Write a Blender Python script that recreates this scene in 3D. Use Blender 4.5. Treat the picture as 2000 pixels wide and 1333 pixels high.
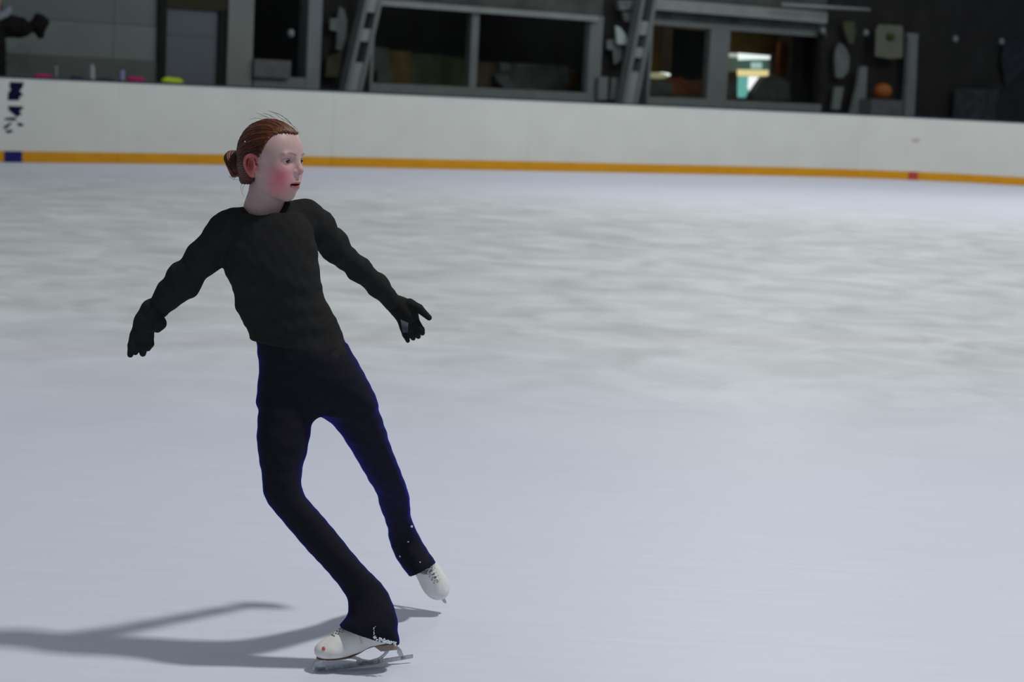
import bpy, math, random
import numpy as np
from mathutils import Vector, Matrix
random.seed(7); RNG = np.random.default_rng(7)
S = bpy.context.scene
for o in list(bpy.data.objects): bpy.data.objects.remove(o)
COL = S.collection

# ---------------------------------------------------------------- camera
F = 3900.0; H = 1.5                      # focal length in pixels of the 2000 px wide frame, eye height
ROLL = math.radians(2.9); HY = 158.0
PIT = math.atan((666.5-HY)*math.cos(ROLL)/F)
FW = np.array([0, math.cos(PIT), -math.sin(PIT)])
_u = np.array([0, math.sin(PIT), math.cos(PIT)]); _r = np.array([1., 0, 0])
UP = math.cos(ROLL)*_u - math.sin(ROLL)*_r
RT = math.cos(ROLL)*_r + math.sin(ROLL)*_u
CAM = np.array([0, 0, H])
cd = bpy.data.cameras.new('camera'); cam = bpy.data.objects.new('camera', cd); COL.objects.link(cam)
cd.sensor_width = 36; cd.lens = F*36/2000; cd.clip_end = 400
cam.matrix_world = Matrix(((RT[0], UP[0], -FW[0], 0), (RT[1], UP[1], -FW[1], 0), (RT[2], UP[2], -FW[2], H), (0, 0, 0, 1)))
cd.dof.use_dof = True; cd.dof.focus_distance = 5.0; cd.dof.aperture_fstop = 5.0
S.camera = cam
S.view_settings.view_transform = 'Standard'; S.view_settings.look = 'None'
S.view_settings.gamma = 1; S.view_settings.use_curve_mapping = False; S.view_settings.exposure = 0.08

# ---------------------------------------------------------------- world and lamps
w = bpy.data.worlds.new('world'); S.world = w; w.use_nodes = True
bg = w.node_tree.nodes['Background']; bg.inputs[0].default_value = (0.80, 0.90, 1.0, 1); bg.inputs[1].default_value = 0.215
def lamp(name, x, y, z, power, sx, sy, col=(1, .985, .95)):
    l = bpy.data.lights.new(name, 'AREA'); l.shape = 'RECTANGLE'; l.size = sx; l.size_y = sy
    l.energy = power; l.color = col
    o = bpy.data.objects.new(name, l); COL.objects.link(o); o.location = (x, y, z)
    return o
lamp('rink_lamp', 4.55, 4.62, 12.0, 900, .8, .8)         # the lamp that throws the skater's shadow
for lx, ly, p in ((3.0, 17, 170), (3.2, 27, 330), (14, 20, 230), (-9, 14, 60), (13, 30, 560), (5.5, 34, 90)):
    lamp('rink_lamp', lx, ly, 8.5, p, 1.6, 1.0)

# ---------------------------------------------------------------- helpers
def at(px, py, c):                       # point seen at a pixel, c metres in front of the lens
    return CAM + FW*c + RT*((px-1000)/F*c) - UP*((py-666.5)/F*c)
def ray(px, py): return FW + RT*((px-1000)/F) - UP*((py-666.5)/F)
def ground(px, py, z=0.0):
    d = ray(px, py); return CAM + d*((z-H)/d[2])
def lin(c):
    return tuple(((v/255)/12.92 if v/255 <= .04045 else ((v/255+.055)/1.055)**2.4) for v in c)
def mat(name, col, rough=.6, spec=.3, var=.12, scale=6, metal=0, emit=None, attr=None, sheen=None, stretch=(1, 1, 1), bump=0):
    m = bpy.data.materials.new(name); m.use_nodes = True; nt = m.node_tree; b = nt.nodes['Principled BSDF']
    b.inputs['Roughness'].default_value = rough; b.inputs['Specular IOR Level'].default_value = spec; b.inputs['Metallic'].default_value = metal
    tc = nt.nodes.new('ShaderNodeTexCoord'); mp = nt.nodes.new('ShaderNodeMapping'); mp.inputs['Scale'].default_value = stretch
    no = nt.nodes.new('ShaderNodeTexNoise'); no.inputs['Scale'].default_value = scale; no.inputs['Detail'].default_value = 4
    nt.links.new(tc.outputs['Object'], mp.inputs['Vector']); nt.links.new(mp.outputs['Vector'], no.inputs['Vector'])
    hs = nt.nodes.new('ShaderNodeMapRange'); hs.inputs['From Min'].default_value = .25; hs.inputs['From Max'].default_value = .75
    hs.inputs['To Min'].default_value = 1-var; hs.inputs['To Max'].default_value = 1+var
    nt.links.new(no.outputs['Fac'], hs.inputs['Value'])
    vm = nt.nodes.new('ShaderNodeVectorMath'); vm.operation = 'SCALE'
    if attr:
        a = nt.nodes.new('ShaderNodeAttribute'); a.attribute_name = attr; nt.links.new(a.outputs['Color'], vm.inputs[0])
    else: vm.inputs[0].default_value = col[:3]
    nt.links.new(hs.outputs['Result'], vm.inputs['Scale']); nt.links.new(vm.outputs['Vector'], b.inputs['Base Color'])
    if emit:
        b.inputs['Emission Color'].default_value = (*emit[0], 1); b.inputs['Emission Strength'].default_value = emit[1]
    if sheen:
        b.inputs['Sheen Weight'].default_value = sheen[0]; b.inputs['Sheen Tint'].default_value = (*sheen[1], 1); b.inputs['Sheen Roughness'].default_value = sheen[2]
    if bump:
        bp = nt.nodes.new('ShaderNodeBump'); bp.inputs['Strength'].default_value = bump; bp.inputs['Distance'].default_value = .002
        nt.links.new(no.outputs['Fac'], bp.inputs['Height']); nt.links.new(bp.outputs['Normal'], b.inputs['Normal'])
    return m
def link(name, V, Q, m, parent=None, loc=None, smooth=False, col=None):
    me = bpy.data.meshes.new(name)
    V = np.asarray(V, dtype=float)
    if loc is not None: V = V - np.asarray(loc)
    me.from_pydata(V.tolist(), [], Q.tolist() if hasattr(Q, 'tolist') else Q)
    if smooth: me.polygons.foreach_set('use_smooth', np.ones(len(me.polygons), dtype=bool))
    if col is not None:
        at_ = me.color_attributes.new('col', 'FLOAT_COLOR', 'POINT')
        c4 = np.ones((len(V), 4), dtype=np.float32); c4[:, :3] = col; at_.data.foreach_set('color', c4.ravel())
    me.materials.append(m); me.update()
    o = bpy.data.objects.new(name, me); COL.objects.link(o)
    if loc is not None and parent is None: o.location = loc
    if parent is not None: o.parent = parent
    return o
def empty(name, loc):
    o = bpy.data.objects.new(name, None); COL.objects.link(o); o.location = loc; o.empty_display_size = .1; return o
def tag(o, label=None, cat=None, group=None, kind=None):
    if label: o['label'] = label
    if cat: o['category'] = cat
    if group: o['group'] = group
    if kind: o['kind'] = kind
    return o

class MB:                                # collects simple solids, then links them as one mesh
    def __init__(s): s.V = []; s.Q = []; s.C = []
    def raw(s, V, Q, c=None):
        n = len(s.V); s.V += [tuple(v) for v in V]; s.Q += [tuple(n+i for i in q) for q in Q]; s.C += [c or (1, 1, 1)]*len(V)
    def prism(s, front, back):           # two matching outlines -> closed solid
        n = len(front); s.raw(list(front)+list(back), [tuple(range(n)), tuple(range(2*n-1, n-1, -1))] + [(i, n+i, n+(i+1) % n, (i+1) % n) for i in range(n)])
    def tube(s, P, R, n=6, c=None, cap=True):
        P = [np.asarray(p, float) for p in P]; R = R if hasattr(R, '__len__') else [R]*len(P); V = []; Q = []
        ref = None
        for i, p in enumerate(P):
            t = P[min(i+1, len(P)-1)]-P[max(i-1, 0)]; t = t/(np.linalg.norm(t)+1e-12)
            if ref is None: ref = np.array([0, 0, 1.]) if abs(t[2]) < .9 else np.array([1., 0, 0])
            a = np.cross(t, ref); a /= np.linalg.norm(a)+1e-12; b = np.cross(a, t); ref = b
            for k in range(n):
                th = 2*math.pi*k/n; V.append(p+R[i]*(math.cos(th)*a+math.sin(th)*b))
        for i in range(len(P)-1):
            for k in range(n): Q.append((i*n+k, i*n+(k+1) % n, (i+1)*n+(k+1) % n, (i+1)*n+k))
        if cap: Q += [tuple(range(n-1, -1, -1)), tuple(range((len(P)-1)*n, len(P)*n))]
        s.raw(V, Q, c)
    def ball(s, c, r, n=8, col=None, jit=0):
        c = np.asarray(c, float); r = np.ones(3)*r; V = []; Q = []
        for i in range(n+1):
            for k in range(2*n):
                a = math.pi*i/n; b = math.pi*k/n
                q = np.array([math.sin(a)*math.cos(b), math.sin(a)*math.sin(b), math.cos(a)]); V.append(c+r*q*(1+jit*math.sin(3*b+c[0]*90)*math.sin(2*a)))
        for i in range(n):
            for k in range(2*n): Q.append((i*2*n+k, (i+1)*2*n+k, (i+1)*2*n+(k+1) % (2*n), i*2*n+(k+1) % (2*n)))
        s.raw(V, Q, col)
    def build(s, name, m, parent=None, loc=None, smooth=False, colors=False, T=None):
        V = np.array(s.V)
        if T is not None: V = T(V)
        return link(name, V, s.Q, m, parent, loc, smooth, np.array(s.C) if colors else None)

# ---- signed distance modelling: prims are merged smoothly on a grid and skinned
class Vol:
    def __init__(s, lo, hi, st):
        s.lo = np.array(lo, float); s.st = st; s.n = np.ceil((np.array(hi)-s.lo)/st).astype(int)+1
        s.F = np.full(s.n, .06, dtype=np.float32); s.ax = [(s.lo[i]+st*np.arange(s.n[i])).astype(np.float32) for i in range(3)]
    def sub(s, lo, hi):
        i0 = np.clip(np.floor((np.asarray(lo)-s.lo)/s.st).astype(int), 0, s.n-1); i1 = np.clip(np.ceil((np.asarray(hi)-s.lo)/s.st).astype(int)+1, 1, s.n)
        sl = tuple(slice(a, max(b, a+1)) for a, b in zip(i0, i1))
        return sl, s.ax[0][sl[0]][:, None, None], s.ax[1][sl[1]][None, :, None], s.ax[2][sl[2]][None, None, :]
    def add(s, fn, lo, hi, k=.01, op='u', pad=.03):
        sl, X, Y, Z = s.sub(np.asarray(lo)-pad-k, np.asarray(hi)+pad+k); d = fn(X, Y, Z).astype(np.float32); A = s.F[sl]
        if op == 'u': h = np.maximum(k-np.abs(A-d), 0)/k; s.F[sl] = np.minimum(A, d)-h*h*k*.25
        elif op == 's': d = -d; h = np.maximum(k-np.abs(A-d), 0)/k; s.F[sl] = np.maximum(A, d)+h*h*k*.25
        else: h = np.maximum(k-np.abs(A-d), 0)/k; s.F[sl] = np.maximum(A, d)+h*h*k*.25
    def ell(s, c, r, k=.01, op='u', R=None):
        c = np.asarray(c, float); r = np.ones(3)*r; R = np.eye(3) if R is None else np.asarray(R, float)
        def fn(X, Y, Z):
            x, y, z = X-c[0], Y-c[1], Z-c[2]
            q = [R[i, 0]*x+R[i, 1]*y+R[i, 2]*z for i in range(3)]
            k0 = np.sqrt(sum((q[i]/r[i])**2 for i in range(3))); k1 = np.sqrt(sum((q[i]/r[i]**2)**2 for i in range(3)))+1e-9
            return k0*(k0-1)/k1
        m = max(r); s.add(fn, c-m, c+m, k, op)
    def cone(s, a, b, ra, rb, k=.01, op='u'):
        a = np.asarray(a, float); b = np.asarray(b, float); d = b-a; L = d@d
        def fn(X, Y, Z):
            x, y, z = X-a[0], Y-a[1], Z-a[2]; t = np.clip((x*d[0]+y*d[1]+z*d[2])/L, 0, 1)
            return np.sqrt((x-t*d[0])**2+(y-t*d[1])**2+(z-t*d[2])**2)-(ra+(rb-ra)*t)
        m = max(ra, rb); s.add(fn, np.minimum(a, b)-m, np.maximum(a, b)+m, k, op)
    def chain(s, P, R, k=.01, op='u'):
        for i in range(len(P)-1): s.cone(P[i], P[i+1], R[i], R[i+1], k, op)
    def slab(s, n, p, k=.004):           # keep the side the normal points away from
        n = np.asarray(n, float); n = n/np.linalg.norm(n); p = np.asarray(p, float)
        s.add(lambda X, Y, Z: n[0]*(X-p[0])+n[1]*(Y-p[1])+n[2]*(Z-p[2]), s.lo, s.lo+s.st*s.n, k, 'i')
    def rows(s, B, C0, W, D, CC, k=.01, p=2.0):   # stacked cross-sections along the 2nd axis
        o = np.argsort(B); B, C0, W, D, CC = [np.asarray(v, float)[o] for v in (B, C0, W, D, CC)]
        def sm(v, y):
            return (np.interp(y-.012, B, v)+2*np.interp(y, B, v)+np.interp(y+.012, B, v))/4
        def fn(X, Y, Z):
            y = Y.ravel(); c0, w_, d_, cc = [sm(v, y)[None, :, None].astype(np.float32) for v in (C0, W, D, CC)]
            q = (np.abs((X-c0)/w_)**p+np.abs((Z-cc)/d_)**p)**(1/p)
            e = (q-1)*np.minimum(w_, d_)*.9
            return np.maximum(e, np.maximum(Y-B[-1], B[0]-Y))
        s.add(fn, (min(C0-W), B[0], min(CC-D)), (max(C0+W), B[-1], max(CC+D)), k)
    def nets(s):
        F_ = s.F; g = F_ < 0; n = np.array(F_.shape)
        off = [(i, j, k) for i in (0, 1) for j in (0, 1) for k in (0, 1)]
        v = lambda A, o: A[o[0]:n[0]-1+o[0], o[1]:n[1]-1+o[1], o[2]:n[2]-1+o[2]]
        cnt = sum(v(g, o).astype(np.int8) for o in off); act = (cnt > 0) & (cnt < 8)
        idx = np.argwhere(act); ids = np.full(act.shape, -1, dtype=np.int64); ids[act] = np.arange(len(idx))
        acc = np.zeros((len(idx), 3)); num = np.zeros(len(idx))
        for o in off:
            for a in range(3):
                if o[a]: continue
                o2 = list(o); o2[a] = 1
                f0 = F_[tuple((idx+o).T)]; f1 = F_[tuple((idx+o2).T)]; m = (f0 < 0) != (f1 < 0)
                t = np.where(m, f0/np.where(m, f0-f1, 1), 0); p = np.array(o, float)[None]+np.zeros((len(idx), 3)); p[:, a] += t
                acc += p*m[:, None]; num += m
        V = s.lo+s.st*(idx+acc/num[:, None]); Q = []
        for a in range(3):
            b, c = (a+1) % 3, (a+2) % 3
            sl0 = [slice(1, -1)]*3; sl1 = [slice(1, -1)]*3; sl0[a] = slice(0, -1); sl1[a] = slice(1, None)
            g0 = g[tuple(sl0)]; g1 = g[tuple(sl1)]; e = np.argwhere(g0 != g1); ins = g0[g0 != g1]
            if len(e) == 0: continue
            e[:, b] += 1; e[:, c] += 1
            def cell(db, dc):
                q = e.copy(); q[:, b] += db; q[:, c] += dc; return ids[tuple(q.T)]
            q = np.stack([cell(-1, -1), cell(0, -1), cell(0, 0), cell(-1, 0)], 1); q[~ins] = q[~ins][:, ::-1]; Q.append(q)
        return V, np.concatenate(Q)
    def top(s, x, y):                    # highest surface point in a vertical column (3rd axis)
        i, j = [int(round((p-s.lo[a])/s.st)) for a, p in enumerate((x, y))]
        col = s.F[i, j]; k = np.where(col < 0)[0]; return s.lo[2]+s.st*(k[-1]+.5) if len(k) else None
def fold(X, Y, Z, f):                    # cloth folds
    return (np.sin(f*(X*.8+Y*1.3)+2*np.sin(f*.4*Z+1))+np.sin(f*1.7*(Y-X*.6)+1.7*np.sin(f*.5*X)))*.5

# the skater is laid out in a frame that faces her: a to the right, b up, c away
def g2w(V): return CAM+V[:, :1]*RT+V[:, 1:2]*UP+V[:, 2:]*FW
def G(px, py, c): return np.array([(px-1000)/F*c, -(py-666.5)/F*c, c])

# ---------------------------------------------------------------- the setting: ice
ice = bpy.data.materials.new('ice'); ice.use_nodes = True
nt = ice.node_tree; pb = nt.nodes['Principled BSDF']
def N(t, **kw):
    n = nt.nodes.new('ShaderNode'+t)
    for k_, v_ in kw.items():
        if k_ in n.inputs: n.inputs[k_].default_value = v_
        else: setattr(n, k_, v_)
    return n
def L(a, ao, b, bi): nt.links.new(a.outputs[ao], b.inputs[bi])
tc = N('TexCoord')
mp1 = N('Mapping'); mp1.inputs['Scale'].default_value = (1.15, 1.05, 1); mp1.inputs['Rotation'].default_value = (0, 0, .10); L(tc, 'Object', mp1, 'Vector')
n1 = N('TexNoise'); n1.inputs['Scale'].default_value = 1.5; n1.inputs['Detail'].default_value = 5; n1.inputs['Roughness'].default_value = .6; n1.inputs['Distortion'].default_value = .6; L(mp1, 'Vector', n1, 'Vector')
n2 = N('TexNoise'); n2.inputs['Scale'].default_value = .28; n2.inputs['Detail'].default_value = 3; L(tc, 'Object', n2, 'Vector')
mp3 = N('Mapping'); mp3.inputs['Scale'].default_value = (.5, 7, 1); mp3.inputs['Rotation'].default_value = (0, 0, .05); L(tc, 'Object', mp3, 'Vector')
n3 = N('TexNoise'); n3.inputs['Scale'].default_value = 4.0; n3.inputs['Detail'].default_value = 6; L(mp3, 'Vector', n3, 'Vector')
sx = N('SeparateXYZ'); L(tc, 'Object', sx, 'Vector')
# the stretch of ice that has been skated up: from about 8 m out to near the boards
w0 = N('MapRange', interpolation_type='SMOOTHSTEP'); w0.inputs['From Min'].default_value = 7.0; w0.inputs['From Max'].default_value = 13.0; L(sx, 'Y', w0, 'Value')
w1 = N('MapRange', interpolation_type='SMOOTHSTEP'); w1.inputs['From Min'].default_value = 30.0; w1.inputs['From Max'].default_value = 22.0; L(sx, 'Y', w1, 'Value')
wm = N('Math', operation='MULTIPLY'); L(w0, 'Result', wm, 0); L(w1, 'Result', wm, 1)
r1 = N('MapRange'); r1.inputs['From Min'].default_value = .34; r1.inputs['From Max'].default_value = .66; r1.inputs['To Min'].default_value = -.21; r1.inputs['To Max'].default_value = .10; L(n1, 'Fac', r1, 'Value')
m1 = N('Math', operation='MULTIPLY'); L(r1, 'Result', m1, 0); L(wm, 'Value', m1, 1)
r2 = N('MapRange'); r2.inputs['From Min'].default_value = .3; r2.inputs['From Max'].default_value = .7; r2.inputs['To Min'].default_value = -.03; r2.inputs['To Max'].default_value = .03; L(n2, 'Fac', r2, 'Value')
r3 = N('MapRange'); r3.inputs['From Min'].default_value = .3; r3.inputs['From Max'].default_value = .7; r3.inputs['To Min'].default_value = -.022; r3.inputs['To Max'].default_value = .022; L(n3, 'Fac', r3, 'Value')
a1 = N('Math', operation='ADD'); L(m1, 'Value', a1, 0); L(r2, 'Result', a1, 1)
a2 = N('Math', operation='ADD'); L(a1, 'Value', a2, 0); L(r3, 'Result', a2, 1)
a3 = N('Math', operation='ADD'); a3.inputs[1].default_value = 1.0; L(a2, 'Value', a3, 0)
mx = N('Mix', data_type='RGBA'); mx.inputs['A'].default_value = (.655, .69, .80, 1); mx.inputs['B'].default_value = (.70, .735, .735, 1); L(wm, 'Value', mx, 'Factor')
vs = N('VectorMath', operation='SCALE'); nt.links.new(mx.outputs['Result'], vs.inputs[0]); L(a3, 'Value', vs, 'Scale')
# a red marking frozen under the surface, a thin ring
ctr = N('VectorMath', operation='DISTANCE'); ctr.inputs[1].default_value = (3.6, 4.0, 0); L(tc, 'Object', ctr, 0)
rg = N('Math', operation='SUBTRACT'); rg.inputs[1].default_value = 8.6; L(ctr, 'Value', rg, 0)
ra_ = N('Math', operation='ABSOLUTE'); L(rg, 'Value', ra_, 0)
rr = N('MapRange'); rr.inputs['From Min'].default_value = .10; rr.inputs['From Max'].default_value = .0; rr.inputs['To Max'].default_value = .10; L(ra_, 'Value', rr, 'Value')
mx2 = N('Mix', data_type='RGBA'); mx2.inputs['B'].default_value = (.75, .35, .35, 1); nt.links.new(vs.outputs[0], mx2.inputs['A']); L(rr, 'Result', mx2, 'Factor')
nt.links.new(mx2.outputs['Result'], pb.inputs['Base Color'])
pb.inputs['Roughness'].default_value = .48; pb.inputs['Specular IOR Level'].default_value = .12
bp = N('Bump'); bp.inputs['Strength'].default_value = .25; bp.inputs['Distance'].default_value = .02; L(n1, 'Fac', bp, 'Height'); L(bp, 'Normal', pb, 'Normal')
o = link('floor', [(-40, -14, 0), (40, -14, 0), (40, 60, 0), (-40, 60, 0)], [(0, 1, 2, 3)], ice)
tag(o, 'pale scraped rink ice under the skater', None, kind='structure')

# ---------------------------------------------------------------- rink boards along a gently curving line
base_px = [(0, 317.0), (220, 319.2), (440, 322), (700, 327), (1000, 333.2), (1300, 339), (1600, 345.3), (1800, 352.5), (2000, 363)]
bp_ = [ground(*p)[:2] for p in base_px]
d0 = bp_[0]-bp_[3]; d0 /= np.linalg.norm(d0); d1 = bp_[-1]-bp_[-2]; d1 /= np.linalg.norm(d1)
ctl = [bp_[0]+d0*7]+bp_+[bp_[-1]+d1*2+np.array([.1, -.15]), bp_[-1]+d1*4+np.array([.2, -.8]), bp_[-1]+d1*5.5+np.array([.2, -2.0])]
ctl = np.array(ctl)
def crom(P, n=24):
    out = []
    for i in range(len(P)-1):
        p0, p1, p2, p3 = P[max(i-1, 0)], P[i], P[i+1], P[min(i+2, len(P)-1)]
        for k in range(n):
            t = k/n; out.append(.5*((2*p1)+(p2-p0)*t+(2*p0-5*p1+4*p2-p3)*t*t+(-p0+3*p1-3*p2+p3)*t**3))
    out.append(P[-1]); return np.array(out)
BL = crom(ctl); cum = np.concatenate([[0], np.cumsum(np.linalg.norm(np.diff(BL, axis=0), axis=1))])
# smooth the line a little
for _ in range(40): BL[1:-1] = (BL[:-2]+2*BL[1:-1]+BL[2:])/4
def bpos(s): return np.array([np.interp(s, cum, BL[:, 0]), np.interp(s, cum, BL[:, 1])])
def bnor(s):
    t = bpos(s+.3)-bpos(s-.3); t /= np.linalg.norm(t); return np.array([-t[1], t[0]])      # away from the rink
def s_at(px, z=0.1):                    # arc length where the boards are seen at a pixel column
    best = min(np.arange(0, cum[-1], .02), key=lambda s: abs(proj([*bpos(s), z])[0]-px)); return best
def proj(P):
    d = np.asarray(P, float)-CAM; z = d@FW; return 1000+F*(d@RT)/z, 666.5-F*(d@UP)/z
def strip(mb, s0, s1, w0, w1, z0, z1, n=6):
    ss = np.linspace(s0, s1, n+1); V = []; Q = []
    for s_ in ss:
        p, q = bpos(s_), bnor(s_)
        for (w_, z_) in ((w0, z0), (w1, z0), (w1, z1), (w0, z1)): V.append((*(p+q*w_), z_))
    for i in range(n):
        for k in range(4): Q.append((4*i+k, 4*i+4+k, 4*i+4+(k+1) % 4, 4*i+(k+1) % 4))
    Q += [(0, 1, 2, 3), (4*n+3, 4*n+2, 4*n+1, 4*n)]
    mb.raw(V, Q)
M_board = mat('board_white', (.60, .625, .585), .55, .35, .05, 1.5)
M_kick = mat('kick_yellow', (.60, .275, .005), .5, .2, .10, 3, stretch=(1, 1, 3))
M_cap = mat('cap_navy', (.012, .02, .045), .4, .4)
M_navy = mat('navy_paint', (.012, .012, .13), .6, .15)
M_red = mat('red_paint', (.45, .05, .03), .5, .3)
M_pink = mat('pink_faded', (.50, .40, .42), .6, .3)
M_ink = mat('navy_ink', (.008, .008, .035), .9, .05)
rb = empty('rink_boards', (*bpos(s_at(700)), 0))
tag(rb, 'white dasher boards with yellow kick strip running round the ice', 'rink boards')
RL = np.array(rb.location)
sA, sB = s_at(228), s_at(648); pitch = sB-sA
seams = [sA+pitch*k for k in range(-3, 12) if 0 < sA+pitch*k < cum[-1]]
ed = [0.0]+seams+[cum[-1]]
for a, b in zip(ed[:-1], ed[1:]):
    if b-a < .2: continue
    m = MB(); strip(m, a+.0015, b-.0015, 0, .07, 0.0, 1.185, 8); m.build('panel', M_board, rb, RL)
    m = MB(); strip(m, a+.003, b-.003, -.014, -.001, 0.004, .157, 8); m.build('kick_strip', M_kick, rb, RL)
    m = MB(); strip(m, a, b, -.012, .09, 1.186, 1.212, 8); m.build('cap_rail', M_cap, rb, RL)
sb = s_at(25); m = MB(); strip(m, sb-.125, sb+.125, -.020, -.0145, .004, .157, 2); tag(m.build('blue_line_mark', M_navy, rb, RL), 'navy blue block on the yellow kick strip')
sr = s_at(1783); m = MB(); strip(m, sr-.10, sr+.10, -.020, -.0145, .004, .157, 2); tag(m.build('red_line_mark', M_red, rb, RL), 'red block on the yellow kick strip')
sr2 = s_at(1788, .7)
for z0, z1, hw in ((.72, .79, .075),):
    m = MB(); strip(m, sr2-hw, sr2+hw, -.006, -.001, z0, z1, 2); m.build('faded_mark', M_pink, rb, RL)
# upright dark lettering at the left end of the boards
def decal(polys, name, m_):
    mb = MB()
    for poly in polys:
        fr, bk = [], []
        for px, py in poly:
            s_ = s_at(px, .7); p, q = bpos(s_), bnor(s_)
            # height on the board plane
            lo_, hi_ = proj([*p, 0.0])[1], proj([*p, 1.0])[1]; z_ = (lo_-py)/(lo_-hi_)
            fr.append((*(p-q*.006), z_)); bk.append((*(p-q*.001), z_))
        mb.prism(fr, bk)
    return tag(mb.build(name, m_, rb, RL), 'dark navy upright lettering on the white board')
decal([[(17, 160), (46, 161), (44, 171), (38, 178), (43, 183), (42, 188), (36, 189), (37, 196), (16, 196), (16, 182), (21, 175), (18, 171)],
       [(16, 207), (46, 208), (42, 214), (38, 217), (42, 223), (33, 229), (29, 225), (19, 216)],
       [(8, 231), (24, 229), (33, 231), (31, 236), (22, 235), (9, 234)],
       [(34, 239), (46, 242), (47, 246), (38, 247), (34, 243)],
       [(7, 248), (20, 239), (23, 241), (12, 252), (8, 252)],
       [(12, 255), (22, 253), (27, 257), (18, 260), (12, 259)]], 'lettering', M_ink)

# ---------------------------------------------------------------- hall beyond the boards: frame along the wall
P0 = bp_[0]; Dv = bp_[6]-bp_[0]; Dv /= np.linalg.norm(Dv); Nv = np.array([-Dv[1], Dv[0]])
def uw(u, w_, z): p = P0+Dv*u+Nv*w_; return (p[0], p[1], z)
def W(px, py, w_):                       # (u, z) on the upright plane w metres behind the boards
    d = ray(px, py); t = (w_-(CAM[:2]-P0)@Nv)/(d[:2]@Nv); q = CAM+d*t; return (q[:2]-P0)@Dv, q[2]
def ubox(mb, u0, u1, z0, z1, w0, w1, du=0.0):    # du shifts the top along the wall (leaning members)
    mb.prism([uw(u0, w0, z0), uw(u1, w0, z0), uw(u1+du, w0, z1), uw(u0+du, w0, z1)], [uw(u0, w1, z0), uw(u1, w1, z0), uw(u1+du, w1, z1), uw(u0+du, w1, z1)])
def prect(x0, y0, x1, y1, w_):
    ym, xm = (y0+y1)/2, (x0+x1)/2
    return W(x0, ym, w_)[0], W(x1, ym, w_)[0], W(xm, y1, w_)[1], W(xm, y0, w_)[1]
def pbox(x0, y0, x1, y1, w_, th, name, m_, parent=None, loc=None, mb=None, z0=None, z1=None):
    u0, u1, a, b = prect(x0, y0, x1, y1, w_)
    if z0 is not None: a = z0
    if z1 is not None: b = z1
    t = MB(); ubox(t, u0, u1, a, b, w_, w_+th)
    return t.build(name, m_, parent, loc)
FZ = .45; WW = 2.2; TOP = 4.6
M_wall = mat('painted_panel', (.125, .15, .148), .7, .15, .08, 1.2)
M_wall2 = mat('painted_panel_low', (.15, .175, .172), .7, .15, .08, 1.2)
M_plinth = mat('plinth', (.095, .105, .10), .7, .15, .1, 2)
M_steel = mat('grey_steel', (.125, .145, .145), .6, .2, .1, 3)
M_steelw = mat('pale_steel', (.20, .225, .225), .6, .2, .1, 3)
M_dark = mat('dark_steel', (.014, .016, .014), .8, .1)
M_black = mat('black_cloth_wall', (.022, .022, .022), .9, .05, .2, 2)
M_olive = mat('olive_dark', (.045, .05, .03), .8, .1, .45, 2.5)
M_conc = mat('walkway', (.09, .09, .09), .8, .2)
M_blue = mat('blue_grey_door', (.095, .11, .13), .6, .2, .06, 2)
M_glass = bpy.data.materials.new('glass'); M_glass.use_nodes = True
_n = M_glass.node_tree; _p = _n.nodes['Principled BSDF']; _p.inputs['Transmission Weight'].default_value = 1; _p.inputs['Roughness'].default_value = .02; _p.inputs['IOR'].default_value = 1.08; _p.inputs['Base Color'].default_value = (.85, .9, .9, 1)
def struct(o, label): return tag(o, label, kind='structure')
t = MB(); strip(t, 0.3, s_at(2050, 1.2), .12, 7.6, 0.0, FZ, 40); struct(t.build('floor', M_conc), 'dark raised walkway behind the boards')
# --- left panelled wall
wl = empty('wall_back', uw(0, WW, FZ)); struct(wl, 'pale grey panelled wall at the left behind the boards'); wl_l = np.array(wl.location)
uL0 = -8; u308 = W(310, 90, WW)[0]; zs = W(160, 42, WW)[1]; zp = W(160, 112, WW)[1]
us = W(222, 70, WW)[0]
for (a, b) in ((uL0, us-2.6), (us-2.6, us), (us, u308)):
    t = MB(); ubox(t, a+.004, b-.004, zp+.004, zs-.004, WW, WW+.12); t.build('wall_panel', M_wall2, wl, wl_l)
    t = MB(); ubox(t, a+.004, b-.004, zs+.004, TOP, WW+.012, WW+.12); t.build('wall_panel', M_wall, wl, wl_l)
t = MB(); ubox(t, uL0, u308, FZ, zp, WW-.03, WW+.12); t.build('plinth', M_plinth, wl, wl_l)
t = MB(); ubox(t, uL0, u308, FZ, TOP, WW+.12, WW+.16); t.build('backing', M_dark, wl, wl_l)
def column(x0, x1, ymid, m_, name, label, w_=WW-.06, th=.3, cat='post', ytop=None):
    u0, u1 = W(x0, ymid, w_)[0], W(x1, ymid, w_)[0]; t = MB(); zt = TOP if ytop is None else W((x0+x1)/2, ytop, w_)[1]
    ubox(t, u0, u1, FZ, zt, w_, w_+th); o = t.build(name, m_, None, uw(u0, w_, FZ)); return tag(o, label, cat)
column(309, 324, 90, M_dark, 'dark_post', 'dark upright post between the pale wall panels and the blue grey door')
# --- door
dr = empty('door_1', uw(W(375, 140, WW)[0], WW, FZ)); struct(dr, 'blue grey door in a dark frame behind the boards'); dl = np.array(dr.location)
pbox(325, 19, 426, 150, WW+.03, .06, 'door_leaf', M_blue, dr, dl, z0=FZ)
pbox(427, 20, 443, 150, WW-.02, .16, 'door_frame', M_dark, dr, dl, z0=FZ)
pbox(325, 0, 443, 19, WW-.02, .16, 'door_frame', mat('olive_frame', (.03, .032, .018), .8, .1), dr, dl, z1=TOP)
pbox(326, 68, 425, 71, WW+.02, .02, 'door_rail', M_plinth, dr, dl)
column(445, 494, 90, mat('pale_column', (.165, .185, .175), .7, .15, .1, 2), 'wide_column', 'wide pale column beside the blue grey door', cat='column')
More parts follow.
